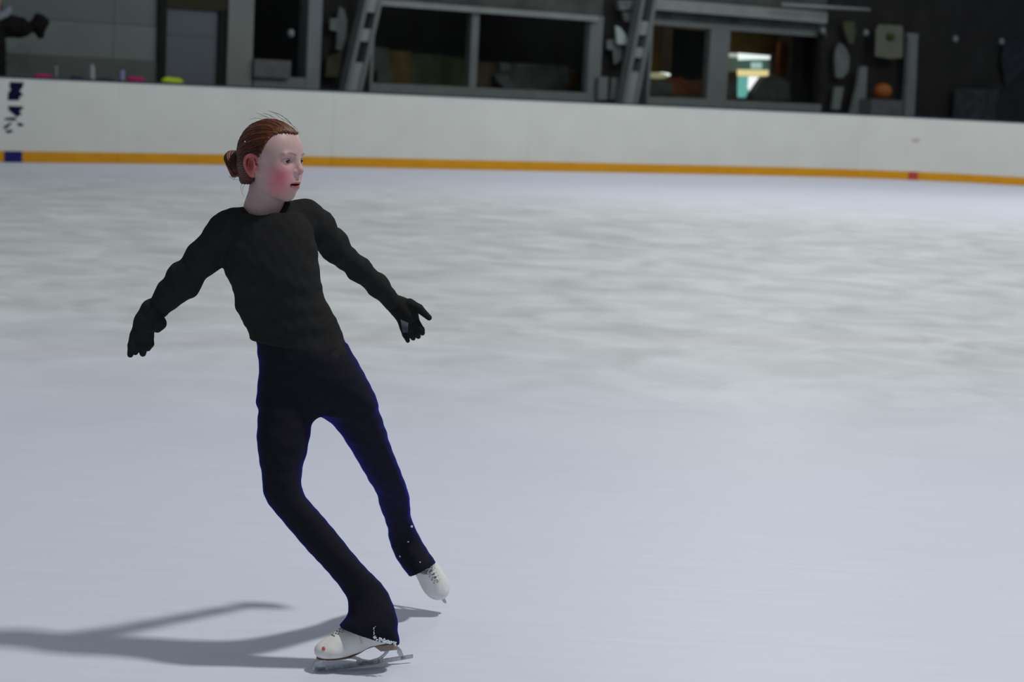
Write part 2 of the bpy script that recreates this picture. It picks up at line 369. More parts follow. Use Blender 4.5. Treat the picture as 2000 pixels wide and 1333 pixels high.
# --- window 1: small, dark
def window(name, x0, x1, ytop, ysill, label, mull=(), frame=M_steel, slope=.075, zt=None):
    e = empty(name, uw(W(x0, ysill, WW)[0], WW, FZ)); struct(e, label); el = np.array(e.location)
    ym = (ytop+ysill)/2; u0, u1 = W(x0, ym, WW)[0], W(x1, ym, WW)[0]; zb = W((x0+x1)/2, ysill, WW)[1]; zt = zt or W((x0+x1)/2, ytop, WW)[1]
    t = MB(); ubox(t, u0, u1, FZ, zb, WW-.05, WW+.14); t.build('sill_panel', frame, e, el)
    t = MB(); ubox(t, u0, u1, zt, zt+.10, WW-.05, WW+.14); t.build('head_rail', frame, e, el)
    t = MB(); ubox(t, u0, u1, zt+.1, TOP, WW, WW+.14); t.build('upper_panel', mat('upper_panel', (.06, .07, .065), .8, .1, .4, 2), e, el)
    xs = [u0]
    for (a, b) in mull:
        ua, ub = W(a, ym, WW)[0], W(b, ym, WW)[0]; t = MB(); ubox(t, ua, ub, zb, zt, WW-.04, WW+.12); t.build('mullion', frame, e, el); xs += [ua, ub]
    xs.append(u1)
    for a, b in zip(xs[0::2], xs[1::2]):
        if b-a > .05:
            t = MB(); ubox(t, a+.002, b-.002, zb+.002, zt-.002, WW+.03, WW+.042); t.build('pane', M_glass, e, el)
    return e, u0, u1, zb, zt
window('window_1', 496, 600, -40, 150, 'narrow dark window left of the white pillar')
pbox(497, 117, 568, 152, WW-.14, .06, 'notice_panel', mat('grey_board', (.10, .105, .115), .8, .1), None, None).name = 'notice_plate'
tag(bpy.data.objects['notice_plate'], 'low blue grey panel under the narrow dark window', 'panel')
column(601, 627, 90, mat('white_pillar', (.15, .175, .185), .7, .15, .12, 3), 'white_pillar', 'pale pillar left of the first leaning steel column', cat='column')
# dark recess and leaning perforated columns
def recess(x0, x1, label):
    u0, u1 = W(x0, 90, WW)[0], W(x1, 90, WW)[0]; t = MB(); ubox(t, u0, u1, FZ, TOP, WW+.1, WW+.16)
    return struct(t.build('wall_back', M_black), label)
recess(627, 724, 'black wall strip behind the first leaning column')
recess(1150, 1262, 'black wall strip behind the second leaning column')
def leaning(xt, yt, xb, yb, wpx, holes, label):
    w_ = WW-.45
    (ut, zt), (ub, zb) = W(xt, yt, w_), W(xb, yb, w_); hw = (W(xb+wpx, yb, w_)[0]-ub)/2; k = (ut-ub)/(zt-zb)
    e = empty('leaning_column', uw(ub+k*(FZ-zb), w_, FZ)); tag(e, label, 'column'); el = np.array(e.location)
    uc = lambda z: ub+k*(z-zb)
    for sgn in (-1, 1):                  # two flanges
        t = MB(); a = uc(FZ)+sgn*hw*.78; ubox(t, a-hw*.24, a+hw*.24, FZ, TOP, w_, w_+.2, k*(TOP-FZ)); t.build('flange', M_steel, e, el)
    zc = zb-.35; rng = []
    for (y0, y1) in holes:
        rng.append((W(xb, y1, w_)[1], W(xb, y0, w_)[1]))
    rng.sort(); z = FZ
    for (a, b) in rng+[(TOP, TOP)]:      # web plates between the openings
        if a > z:
            t = MB(); ubox(t, uc(z)-hw*.56, uc(z)+hw*.56, z, a, w_+.03, w_+.12, k*(a-z)); t.build('web_plate', M_steelw, e, el)
        z = b
    return e
leaning(731, 0, 697, 150, 33, ((22, 55), (80, 122), (-70, -20)), 'leaning perforated steel column left of the wide dark window')
leaning(1269, 0, 1237, 170, 30, ((67, 92), (112, 140), (-40, 40)), 'leaning perforated steel column between the two wide windows')
# pale curved fittings in the dark recesses
def plate(poly, w_, th, name, m_, label, cat, parent=None):
    f_ = [uw(*(lambda q: (q[0], w_, q[1]))(W(px, py, w_))) for px, py in poly]; b_ = [uw(*(lambda q: (q[0], w_+th, q[1]))(W(px, py, w_))) for px, py in poly]
    t = MB(); t.prism(f_, b_); o = t.build(name, m_, parent, f_[0] if parent is None else None)
    return tag(o, label, cat)
M_fit = mat('pale_fitting', (.11, .13, .125), .7, .1, .3, 4); M_fitw = mat('white_fitting', (.30, .36, .36), .7, .1, .15, 4)
plate([(664, 12), (672, 18), (678, 40), (676, 70), (668, 98), (657, 96), (660, 62), (645, 58), (645, 36), (660, 36)], WW-.1, .05, 'curved_bracket', M_fit, 'pale curved bracket left of the first leaning column', 'bracket')
plate([(640, 112), (668, 100), (664, 150), (636, 150)], WW-.1, .05, 'low_screen', M_olive, 'low olive panel below the pale curved bracket', 'panel')
plate([(1203, 50), (1212, 54), (1222, 68), (1227, 82), (1222, 87), (1206, 86)], WW-.2, .05, 'white_plate', M_fitw, 'bright white plate left of the second leaning column', 'plate')
plate([(1186, 78), (1204, 76), (1216, 96), (1214, 118), (1200, 126), (1198, 98), (1186, 96)], WW-.1, .04, 'grey_bracket', M_fit, 'dull grey bracket under the bright white plate', 'bracket')
plate([(1207, 0), (1238, 0), (1234, 18), (1212, 20)], WW-.2, .1, 'round_lamp_housing', M_fit, 'grey lamp housing at the top edge left of the second leaning column', 'lamp')
plate([(1217, 24), (1234, 24), (1231, 42), (1222, 42)], WW-.15, .06, 'small_bracket', M_fit, 'small dim bracket below the grey lamp housing', 'bracket')
plate([(1170, 150), (1188, 150), (1186, 195), (1168, 195)], WW-.15, .06, 'short_post', M_steel, 'short grey post right of the wide dark window', 'post')
plate([(1196, 152), (1208, 152), (1204, 195), (1192, 195)], WW-.15, .06, 'short_post', M_steel, 'short grey post nearer the second leaning column', 'post')
# --- window 2: wide and dark, with a low cluttered counter behind the glass
window('window_2', 722, 1173, 26, 172, 'wide dark window with a thin central mullion', mull=((722, 728), (917, 931), (1148, 1173)))
# --- window 3: the lit kiosk
window('window_3', 1264, 1606, 60, 196, 'wide window of the lit kiosk', mull=((1264, 1269), (1382, 1420)))
u0, u1 = W(1268, 30, WW-.1)[0], W(1606, 30, WW-.1)[0]; zc = W(1440, 22, WW-.1)[1]; t = MB(); ubox(t, u0, u1, zc-.10, zc+.11, WW-.25, WW-.06)
tag(t.build('grey_beam', M_steelw, None, uw(u0, WW-.25, zc-.1)), 'pale grey beam above the kiosk window', 'beam')
u0, u1 = W(726, 8, WW-.1)[0], W(1168, 8, WW-.1)[0]; zc = W(945, 20, WW-.1)[1]; t = MB(); ubox(t, u0, u1, zc-.05, zc+.05, WW-.14, WW-.06)
tag(t.build('grey_beam', M_steelw, None, uw(u0, WW-.14, zc-.1)), 'thin pale grey beam along the top of the wide dark window', 'beam')
# --- room behind the glass
uA, uB = W(494, 90, WW)[0], W(2000, 120, WW)[0]+8
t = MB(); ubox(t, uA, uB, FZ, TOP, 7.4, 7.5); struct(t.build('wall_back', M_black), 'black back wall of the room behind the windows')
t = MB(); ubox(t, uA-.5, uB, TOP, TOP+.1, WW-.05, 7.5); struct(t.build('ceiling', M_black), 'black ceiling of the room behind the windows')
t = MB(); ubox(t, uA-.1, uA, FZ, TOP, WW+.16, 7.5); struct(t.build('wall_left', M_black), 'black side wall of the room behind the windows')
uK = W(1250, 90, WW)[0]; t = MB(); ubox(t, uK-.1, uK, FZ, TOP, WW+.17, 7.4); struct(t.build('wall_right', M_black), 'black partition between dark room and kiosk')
# counter pieces
for i, (x0, y0, x1, col, lab) in enumerate((
        (700, 92, 758, (.075, .075, .065), 'grey olive screen at the left end behind the wide dark window'),
        (758, 100, 802, (.085, .055, .022), 'brown screen behind the wide dark window'),
        (802, 106, 862, (.05, .055, .03), 'mottled olive screen behind the wide dark window'),
        (862, 112, 932, (.042, .05, .02), 'dark olive screen left of the central mullion'),
        (932, 120, 968, (.06, .048, .03), 'brown olive screen right of the central mullion'),
        (968, 124, 1110, (.07, .072, .06), 'long grey screen behind the right pane of the wide window'),
        (1110, 138, 1165, (.06, .045, .012), 'dark brown screen at the right end of the wide window'))):
    o = pbox(x0, y0, x1, 185, 3.0, .12, 'low_screen', mat('screen%d' % i, col, .8, .1, .5, 3), None, None, z0=FZ); tag(o, lab, 'screen')
for poly, lab in (([(976, 122), (996, 124), (998, 136), (980, 138)], 'small pale bundle on the long grey screen'), ([(968, 148), (990, 146), (1003, 158), (1004, 172), (986, 172), (970, 158)], 'larger pale bundle low behind the right pane'), ([(738, 140), (766, 142), (766, 160), (738, 158)], 'small pale box low behind the left pane')):
    plate(poly, 2.75, .12, 'pale_bundle', mat('bundle', (.09, .10, .10), .8, .1, .3, 5), lab, 'bundle')
# kiosk interior
M_brown = mat('kiosk_brown', (.17, .085, .02), .7, .2, .2, 2); M_kw = mat('kiosk_back', (.10, .085, .07), .8, .1, .3, 1.5)
t = MB(); u0, u1 = W(1262, 100, 4.6)[0], W(1620, 100, 4.6)[0]; ubox(t, u0, u1, FZ, TOP, 4.6, 4.7); struct(t.build('wall_kiosk', M_kw), 'brownish back wall of the lit kiosk')
tag(pbox(1268, 66, 1290, 190, 3.4, .1, 'brown_post', M_brown, None, None, z0=FZ), 'orange brown post at the left of the kiosk window', 'post')
tag(pbox(1318, 58, 1386, 158, 3.2, .1, 'dark_screen', M_black, None, None), 'black screen in the left pane of the kiosk window', 'screen')
tag(pbox(1545, 55, 1606, 190, 3.0, .1, 'dark_screen', M_black, None, None, z0=FZ), 'black screen at the right end of the kiosk window', 'screen')
tag(pbox(1522, 84, 1546, 150, 3.4, .1, 'rust_panel', mat('rust', (.14, .045, .02), .8, .1, .3, 4), None, None), 'rust red panel right of the lit kiosk display', 'panel')
tag(pbox(1424, 56, 1520, 100, 3.8, .1, 'ochre_panel', mat('ochre', (.12, .075, .02), .8, .1, .45, 2), None, None), 'ochre panel above the lit kiosk display', 'panel')
# pendant lamp
c = uw(*(lambda q: (q[0], 3.0, q[1]))(W(1286, 145, 3.0)))
e = empty('pendant_lamp', c); tag(e, 'small glowing oval lamp low in the left kiosk pane', 'lamp')
M_glow = mat('lamp_glow', (.9, .9, .7), .5, .2, .02, emit=((1, .97, .72), .62))
t = MB(); t.ball(np.array([.08, .06, 0]), (.16, .12, .035), 8); t.build('bulb', mat('lamp_core', (1, 1, .9), .5, .2, .02, emit=((.95, 1, .9), 1.1)), e, smooth=True)
t = MB(); t.ball(np.array([-.05, -.03, -.03]), (.24, .17, .06), 8); t.build('shade', mat('lamp_shade', (.3, .3, .15), .5, .2, .02, emit=((1, .95, .55), .2)), e, smooth=True)
t = MB(); t.tube([(0, 0, .02), (0, 0, .9)], .008); t.build('cord', M_dark, e)
# lit display: light strips, yellow strip, turquoise and white panel
dsp = empty('lit_display', uw(*(lambda q: (q[0], 3.3, q[1]))(W(1462, 192, 3.3)))); tag(dsp, 'lit kiosk display with white strips over a yellow band and turquoise panel', 'display'); DL = np.array(dsp.location)
def glow(n, c, s_): return mat(n, tuple(.7*v for v in c), .5, .2, .03, emit=(c, s_))
def dplate(poly, name, m_, w_=3.3):
    f_ = [uw(*(lambda q: (q[0], w_, q[1]))(W(px, py, w_))) for px, py in poly]; b_ = [uw(*(lambda q: (q[0], w_+.05, q[1]))(W(px, py, w_))) for px, py in poly]
    t = MB(); t.prism(f_, b_); return t.build(name, m_, dsp, DL)
dplate([(1416, 103), (1441, 105), (1440, 112), (1418, 111)], 'light_strip', glow('ls1', (.75, .8, .72), .55))
dplate([(1444, 104), (1504, 109), (1503, 116), (1470, 116), (1445, 117)], 'light_strip', glow('ls2', (.95, 1, .95), 1.0))
dplate([(1470, 122), (1488, 122), (1488, 134), (1470, 134)], 'round_light', glow('ls3', (.6, .8, .78), .55))
dplate([(1443, 136), (1501, 137), (1500, 149), (1443, 149)], 'yellow_band', glow('ls4', (.95, .78, .35), .75))
dplate([(1444, 150), (1462, 150), (1460, 172), (1470, 178), (1462, 188), (1453, 191), (1442, 190)], 'turquoise_panel', glow('ls5', (.22, .62, .55), .55))
dplate([(1463, 150), (1484, 150), (1486, 164), (1474, 176), (1462, 178), (1460, 170)], 'white_panel', glow('ls6', (1, .95, .97), 1.05))
dplate([(1416, 113), (1443, 113), (1443, 140), (1416, 140)], 'green_grey_panel', glow('ls7', (.10, .13, .10), .5), 3.36)
dplate([(1443, 117), (1503, 117), (1503, 136), (1443, 136)], 'teal_panel', glow('ls8', (.07, .14, .12), .5), 3.36)
dplate([(1503, 110), (1507, 110), (1507, 160), (1503, 160)], 'side_post', M_steelw)
M_orseat = mat('rust_seat', (.15, .055, .025), .8, .15, .25, 4); M_grseat = mat('grey_goods', (.085, .085, .08), .8, .1, .3, 5)
for poly, m_, lab in (([(1312, 156), (1328, 151), (1340, 156), (1352, 166), (1372, 156), (1386, 160), (1388, 186), (1312, 184)], M_orseat, 'rust coloured seat back low in the left kiosk pane'),
                      ([(1252, 158), (1310, 160), (1312, 184), (1248, 184)], M_grseat, 'grey brown box under the glowing oval lamp'),
                      ([(1400, 168), (1432, 152), (1440, 160), (1440, 190), (1398, 188)], M_grseat, 'grey bundle left of the turquoise panel'),
                      ([(1472, 184), (1496, 150), (1520, 148), (1542, 162), (1544, 194), (1470, 194)], M_grseat, 'grey sloping bundle right of the turquoise panel')):
    plate(poly, 2.9, .2, 'stored_goods', m_, lab, 'goods')
for (x, y, z, p, c_) in ((1450, 60, 3.9, 1.6, (1, .8, .5)),):
    q = W(x, y, z); l = bpy.data.lights.new('kiosk_lamp', 'POINT'); l.energy = 30; l.color = c_; l.shadow_soft_size = .1
    o = bpy.data.objects.new('kiosk_lamp', l); COL.objects.link(o); o.location = uw(q[0], z, 3.6)
q = W(930, 60, 4.5); l = bpy.data.lights.new('room_fill', 'POINT'); l.energy = 40; l.shadow_soft_size = .2  # unseen fill light, added to lift the blacks behind the windows
o = bpy.data.objects.new('room_fill', l); COL.objects.link(o); o.location = uw(q[0], 4.8, 3.9)
# --- right part: black wall with fittings
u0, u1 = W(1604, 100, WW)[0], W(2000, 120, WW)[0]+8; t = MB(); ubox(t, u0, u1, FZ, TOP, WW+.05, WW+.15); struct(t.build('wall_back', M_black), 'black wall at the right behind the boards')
plate([(1600, 165), (1604, 60), (1612, 60), (1610, 165)], WW-.2, .08, 'thin_post', M_dark, 'thin dark post right of the kiosk window', 'post')
plate([(1634, 96), (1642, 84), (1652, 94), (1660, 112), (1657, 140), (1646, 152), (1634, 152), (1632, 120)], WW-.2, .06, 'oval_shield', M_fit, 'pale oval plate right of the kiosk window', 'plate')
plate([(1648, 42), (1668, 42), (1672, 62), (1668, 84), (1660, 86), (1652, 66)], WW-.2, .06, 'hanging_tag', mat('tag_green', (.06, .07, .04), .8, .1, .3, 5), 'dull green hanging tag above the pale oval plate', 'tag')
plate([(1632, 170), (1648, 170), (1640, 214), (1626, 214)], WW-.2, .06, 'short_post', M_steel, 'short grey post below the pale oval plate', 'post')
plate([(1682, 130), (1694, 130), (1690, 224), (1662, 224), (1676, 168)], WW-.3, .08, 'flared_post', M_steel, 'flared grey post left of the orange ball', 'post')
sg = plate([(1717, 48), (1762, 50), (1764, 62), (1763, 113), (1740, 115), (1710, 110), (1712, 60)], WW-.35, .03, 'notice_board', mat('notice', (.115, .12, .095), .7, .15, .1, 4), 'pale square notice board on the black wall', 'notice board')
c = uw(*(lambda q: (q[0], WW-.36, q[1]))(W(1737, 72, WW-.36))); t = MB(); t.ball(c, (.12, .08, .075), 8); oo = t.build('green_emblem', mat('emblem', (.03, .05, .012), .8, .1), None, None, True)
oo.parent = sg; oo.matrix_parent_inverse = Matrix.Translation(sg.location).inverted()
plate([(1772, 64), (1794, 66), (1793, 74), (1790, 148), (1786, 232), (1766, 232), (1772, 160), (1776, 80)], WW-.3, .1, 'grey_post', M_steel, 'tall grey post right of the pale notice board', 'post')
c = uw(*(lambda q: (q[0], WW-.5, q[1]))(W(1724, 178, WW-.5))); t = MB(); t.ball((0, 0, 0), (.19, .15, .16), 10); t.build('orange_ball', mat('orange', (.22, .06, .012), .6, .3, .2, 5), None, None, True).location = c; tag(bpy.data.objects['orange_ball'], 'dull orange ball resting on the grey box', 'ball')
tag(pbox(1701, 195, 1762, 240, WW-.65, .30, 'grey_box', mat('greybox', (.085, .09, .10), .7, .1), None, None, z0=FZ), 'grey box under the orange ball', 'box')
plate([(1868, 172), (1950, 176), (1945, 240), (1862, 240)], WW-.2, .05, 'dim_plate', mat('dim_plate', (.028, .034, .038), .8, .1, .5, 6), 'dim blue grey panel low on the black wall at the right', 'panel')
plate([(1962, 80), (2010, 80), (2010, 120), (1966, 170), (1956, 120)], WW-.1, .04, 'dim_cloth', mat('dim_cloth', (.018, .022, .028), .8, .1, .4, 6), 'faint blue cloth at the right edge of the black wall', 'cloth')
for (x, y, lab) in ((1607, 60, 'small pale wall light at the end of the grey beam'), (1691, 64, 'small pale wall light left of the notice board'), (1866, 76, 'small pale wall light right of the tall grey post'), (1956, 81, 'small pale wall light nearest the right edge'), (568, 65, 'small pale light in the narrow dark window')):
    c = uw(*(lambda q: (q[0], WW-.25, q[1]))(W(x, y, WW-.25))); t = MB(); t.ball((0, 0, 0), (.06, .06, .07), 6); o = t.build('wall_light', mat('dot', (.16, .20, .22), .6, .2), None, None, True); o.location = c; tag(o, lab, 'light', 'small wall lights')
c0, c1 = [uw(*(lambda q: (q[0], 1.6, q[1]))(W(*p, 1.6))) for p in ((1527, 9), (1698, 19))]
t = MB(); t.tube([np.array([0, 0, 0]), np.array(c1)-np.array(c0)], .035, 8); o = t.build('ceiling_pipe', M_steelw, None, None, True); o.location = c0; tag(o, 'thin pale pipe high up right of the kiosk beam', 'pipe')

# ---------------------------------------------------------------- things on the board ledge
def ledge(px, w_=.04): s_ = s_at(px, 1.2); return np.array([*(bpos(s_)+bnor(s_)*w_), 1.213])
BT = Dv
def cloth(px0, px1, hgt, col, name, label, cat):
    a, b = ledge(px0, .06), ledge(px1, .06); c = (a+b)/2; hl = np.linalg.norm(b-a)/2
    v = Vol((-hl-.03, -.07, -.002), (hl+.03, .07, hgt*1.5+.02), .008)
    v.ell((-hl*.3, 0, hgt*.35), (hl*.7, .045, hgt*.65), .02); v.ell((hl*.35, .005, hgt*.3), (hl*.62, .04, hgt*.6), .02)
    sl, X, Y, Z = v.sub(v.lo, v.lo+v.st*v.n); v.F[sl] += (.004*fold(X, Y, Z, 60)).astype(np.float32); v.slab((0, 0, -1), (0, 0, .001), .002)
    V, Q = v.nets(); ang = math.atan2(Dv[1], Dv[0]); R = np.array([[math.cos(ang), -math.sin(ang), 0], [math.sin(ang), math.cos(ang), 0], [0, 0, 1]])
    o = link(name, V@R.T+c, Q, mat(name, col, .8, .1, .2, 20), None, c, True); return tag(o, label, cat)
cloth(70, 108, .045, (.42, .015, .13), 'pink_pouch', 'flat magenta pouch on the board ledge by the left edge', 'pouch')
cloth(143, 168, .035, (.03, .025, .05), 'dark_pouch', 'dark flat pouch on the ledge left of the white bottle', 'pouch')
cloth(196, 226, .025, (.02, .02, .02), 'black_pouch', 'black flat pouch on the ledge between the two bottles', 'pouch')
cloth(252, 286, .07, (.36, .02, .11), 'pink_pouch', 'magenta pouch on the ledge right of the blue bottle', 'pouch')
cloth(320, 362, .085, (.36, .50, .02), 'lime_pouch', 'lime green pouch on the ledge below the blue grey door', 'pouch')
def bottle(px, hgt, r, col, capcol, label):
    c = ledge(px); e = empty('drink_bottle', c); tag(e, label, 'bottle')
    def lathe(prof, name, m_):
        n = 14; V = []; Q = []
        for (rr_, z_) in prof:
            for k in range(n): V.append((rr_*math.cos(2*math.pi*k/n), rr_*math.sin(2*math.pi*k/n), z_))
        for i in range(len(prof)-1):
            for k in range(n): Q.append((i*n+k, i*n+(k+1) % n, (i+1)*n+(k+1) % n, (i+1)*n+k))
        Q += [tuple(range(n-1, -1, -1)), tuple(range((len(prof)-1)*n, len(prof)*n))]; link(name, V, Q, m_, e, None, True)
    lathe([(r*.9, 0), (r, .01), (r, hgt*.35), (r*.88, hgt*.45), (r, hgt*.55), (r, hgt*.74), (r*.6, hgt*.84), (r*.4, hgt*.86)], 'bottle_body', mat('bottle', col, .35, .4))
    lathe([(r*.55, hgt*.855), (r*.6, hgt*.87), (r*.58, hgt*.96), (r*.4, hgt)], 'bottle_cap', mat('cap', capcol, .4, .3))
bottle(112, .21, .035, (.12, .13, .13), (.05, .045, .02), 'grey translucent bottle with a dark cap on the board ledge')
bottle(183, .22, .042, (.26, .26, .28), (.30, .30, .31), 'white bottle on the board ledge')
bottle(241, .19, .045, (.17, .17, .30), (.05, .045, .03), 'pale blue bottle with a dark cap on the board ledge')

# ---------------------------------------------------------------- person behind the boards at the left edge
M_coat = mat('black_coat', (.010, .010, .010), .9, .05); M_pale = mat('pale_scarf', (.19, .21, .25), .8, .1, .15, 20); M_hair2 = mat('dark_hair', (.012, .011, .010), .6, .2)
M_face2 = mat('plain_skin', (.30, .20, .17), .6, .3)
wp = 1.0; uS, zS = W(12, 34, wp)         # left shoulder height
cp = np.array(uw(uS, wp, FZ)); ps = None
def pl(px, py, dw=0.0):                   # local: x along wall, y away, z up
    u, z = W(px, py, wp+dw); return np.array([u-uS, dw, z-FZ])
hz = zS-FZ
v = Vol((-.42, -.22, hz-.02), (.18, .22, hz+.42), .012)   # head and neck (above the picture)
v.ell((-.16, 0, hz+.25), (.075, .10, .125), .02); v.cone((-.16, 0, hz+.0), (-.16, 0, hz+.18), .065, .055, .03)
v.ell((-.16, -.10, hz+.235), (.014, .018, .022), .01); v.ell((-.16, -.085, hz+.16), (.03, .02, .02), .02)
for sg_ in (-1, 1): v.ell((-.16+sg_*.078, .01, hz+.24), (.012, .02, .032), .008)
V, Q = v.nets(); ang = math.atan2(Dv[1], Dv[0]); RW = np.array([[Dv[0], Nv[0], 0], [Dv[1], Nv[1], 0], [0, 0, 1.]])
ps = link('person', V@RW.T+cp, Q, M_face2, None, cp, True); tag(ps, 'person in a black coat standing behind the boards, gloved arm raised', 'person')
def pchild(v, name, m_, parent=None, lab=None):
    V, Q = v.nets(); o = link(name, V@RW.T, Q, m_, parent or ps, None, True)
    if lab: o['label'] = lab
    return o
v = Vol((-.50, -.26, .72), (.55, .30, hz+.06), .013)
v.rows([.75, 1.0, 1.25, hz-.12, hz+.0], [-.16]*5, [.22, .22, .20, .22, .12], [.15, .15, .13, .13, .10], [0]*5, .02); 
E_ = [np.array([-.06, 0, hz-.06]), pl(14, 50), pl(40, 54), pl(56, 58)]
v.chain(E_, [.11, .125, .10, .075], .05); v.chain([np.array([-.34, 0, hz-.06]), np.array([-.40, .02, 1.15]), np.array([-.38, -.05, .9])], [.09, .07, .055], .04)
# fix (2nd/3rd axes are swapped for rows): rebuilt below as cones
v.F[:] = .06
v.chain([np.array([-.17, 0, .80]), np.array([-.17, 0, 1.15]), np.array([-.17, 0, hz-.16])], [.17, .16, .15], .03); v.cone((-.30, 0, hz-.10), (-.06, 0, hz-.10), .10, .10, .05)
v.chain(E_, [.11, .16, .145, .07], .05); v.chain([np.array([-.34, 0, hz-.08]), np.array([-.40, .02, 1.15]), np.array([-.38, -.05, .9])], [.09, .07, .055], .04)
sl, X, Y, Z = v.sub(v.lo, v.lo+v.st*v.n); v.F[sl] += (.006*fold(X, Z, Y, 30)).astype(np.float32)
pchild(v, 'coat', M_coat)
v = Vol((-.42, -.24, -.01), (.12, .22, .88), .013)
for sg_ in (-1, 1): v.chain([np.array([-.17+sg_*.08, 0, .85]), np.array([-.17+sg_*.09, -.01, .45]), np.array([-.17+sg_*.09, 0, .06])], [.095, .065, .05], .02); v.cone((-.17+sg_*.09, .02, .04), (-.17+sg_*.10, -.13, .035), .042, .04, .02)
v.slab((0, 0, -1), (0, 0, 0.0)); pchild(v, 'trousers', M_coat)
v = Vol((-.1, -.25, hz-.45), (.75, .25, hz+.30), .009)     # mitten glove with a thumb
v.chain([pl(57, 55), pl(70, 50), pl(78, 46)], [.06, .10, .115], .03); v.chain([pl(76, 52), pl(79, 68)], [.10, .06], .04); v.chain([pl(80, 40), pl(88, 43)], [.09, .065], .03); v.chain([pl(74, 42), pl(73, 33)], [.07, .055], .03)
pchild(v, 'glove', M_coat, lab='black glove')
v = Vol((-.45, -.2, hz-.12), (.25, .2, hz+.24), .01); v.chain([np.array([-.26, -.04, hz+.03]), np.array([-.16, -.09, hz+.0]), np.array([-.05, -.05, hz+.03])], [.055, .055, .06], .03); v.cone((-.05, -.05, hz+.03), pl(17, 18), .06, .05, .03); v.cone((-.26, -.04, hz+.03), (-.16, .08, hz+.05), .055, .05, .03)
pchild(v, 'scarf', M_pale, lab='pale blue grey scarf')
v = Vol((-.35, -.2, hz+.05), (.05, .2, hz+.45), .011); v.ell((-.16, .02, hz+.27), (.092, .105, .13), .02); v.ell((-.16, -.10, hz+.20), (.06, .05, .10), .01, 's'); v.cone((-.10, .02, hz+.18), (-.10, -.0, hz+.10), .045, .03, .02)
pchild(v, 'hair', M_hair2)

# ================================================================= THE SKATER
ROOT = ground(690, 1303)
M_skin = mat('skin', None, .48, .35, .04, 90, attr='col')
M_skin.node_tree.nodes['Principled BSDF'].inputs['Subsurface Weight'].default_value = .12
M_skin.node_tree.nodes['Principled BSDF'].inputs['Subsurface Radius'].default_value = (.006, .002, .001)
M_sw = mat('black_knit', (.023, .023, .023), .95, .03, .1, 60)
M_leg = mat('navy_stretch', (.0155, .0155, .020), .85, .03, .1, 80, sheen=(1.0, (.03, .03, .75), .3))
# ---- head and neck, in a frame of her own: x forward, y her left, z up
HC = 4.985; HO = G(515, 324, HC); CY, SY = math.cos(math.radians(60)), math.sin(math.radians(60))
HR = np.array([[SY, CY, 0], [0, 0, 1], [-CY, SY, 0]])          # head -> a frame square to the line from the lens to her head
_c = HO/np.linalg.norm(HO); _a = np.array([1., 0, 0])-_c*_c[0]; _a /= np.linalg.norm(_a); _b = np.cross(_c, _a); HA = np.stack([_a, _b, _c], 1)
def h2w(V): return g2w(((np.asarray(V)-(.01, 0, 0))*(.94, 1, 1)+(.01, 0, 0))@HR.T@HA.T+HO)
def hl(a, b, c): return HR.T@np.array([a, b, c])                 # offset in the facing frame -> head frame
v = Vol((-.115, -.125, -.205), (.132, .125, .125), .00145)
v.ell((.020, 0, .031), (.078, .070, .0745), .01)
v.ell((.056, 0, .040), (.045, .055, .048), .03)
v.ell((.050, 0, -.018), (.047, .053, .062), .03)
v.ell((.038, 0, -.046), (.050, .044, .032), .02)
v.ell((.070, 0, -.073), (.0150, .018, .0130), .022)
for s_ in (-1, 1):
    v.ell((.066, s_*.034, -.014), (.024, .021, .021), .022)
    v.ell((.064, s_*.028, -.042), (.020, .018, .020), .02)
    v.ell((.104, s_*.034, .011), (.0150, .0175, .0115), .014, 's')
    v.ell((.0915, s_*.027, .0280), (.0080, .021, .0055), .012)
v.cone((.0955, 0, .022), (.1085, 0, -.008), .0060, .0078, .009)
v.ell((.1095, 0, -.0125), (.0090, .0086, .0080), .006)
v.cone((.102, 0, -.020), (.1085, 0, -.016), .005, .005, .004)
for s_ in (-1, 1):
    v.ell((.1000, s_*.0098, -.0165), (.0080, .0058, .0062), .006)
v.ell((.0885, 0, -.034), (.0130, .021, .014), .012)
v.cone((.0900, -.0215, -.0445), (.1005, -.004, -.0405), .0036, .0052, .005); v.cone((.0900, .0215, -.0445), (.1005, .004, -.0405), .0036, .0052, .005)
v.cone((.1005, -.004, -.0408), (.1005, .004, -.0408), .0050, .0050, .004)
v.cone((.0930, -.014, -.0515), (.0985, 0, -.0530), .0038, .0058, .005); v.cone((.0985, 0, -.0530), (.0930, .014, -.0515), .0058, .0038, .005)
v.ell((.101, 0, -.0468), (.018, .0245, .0019), .002, 's')
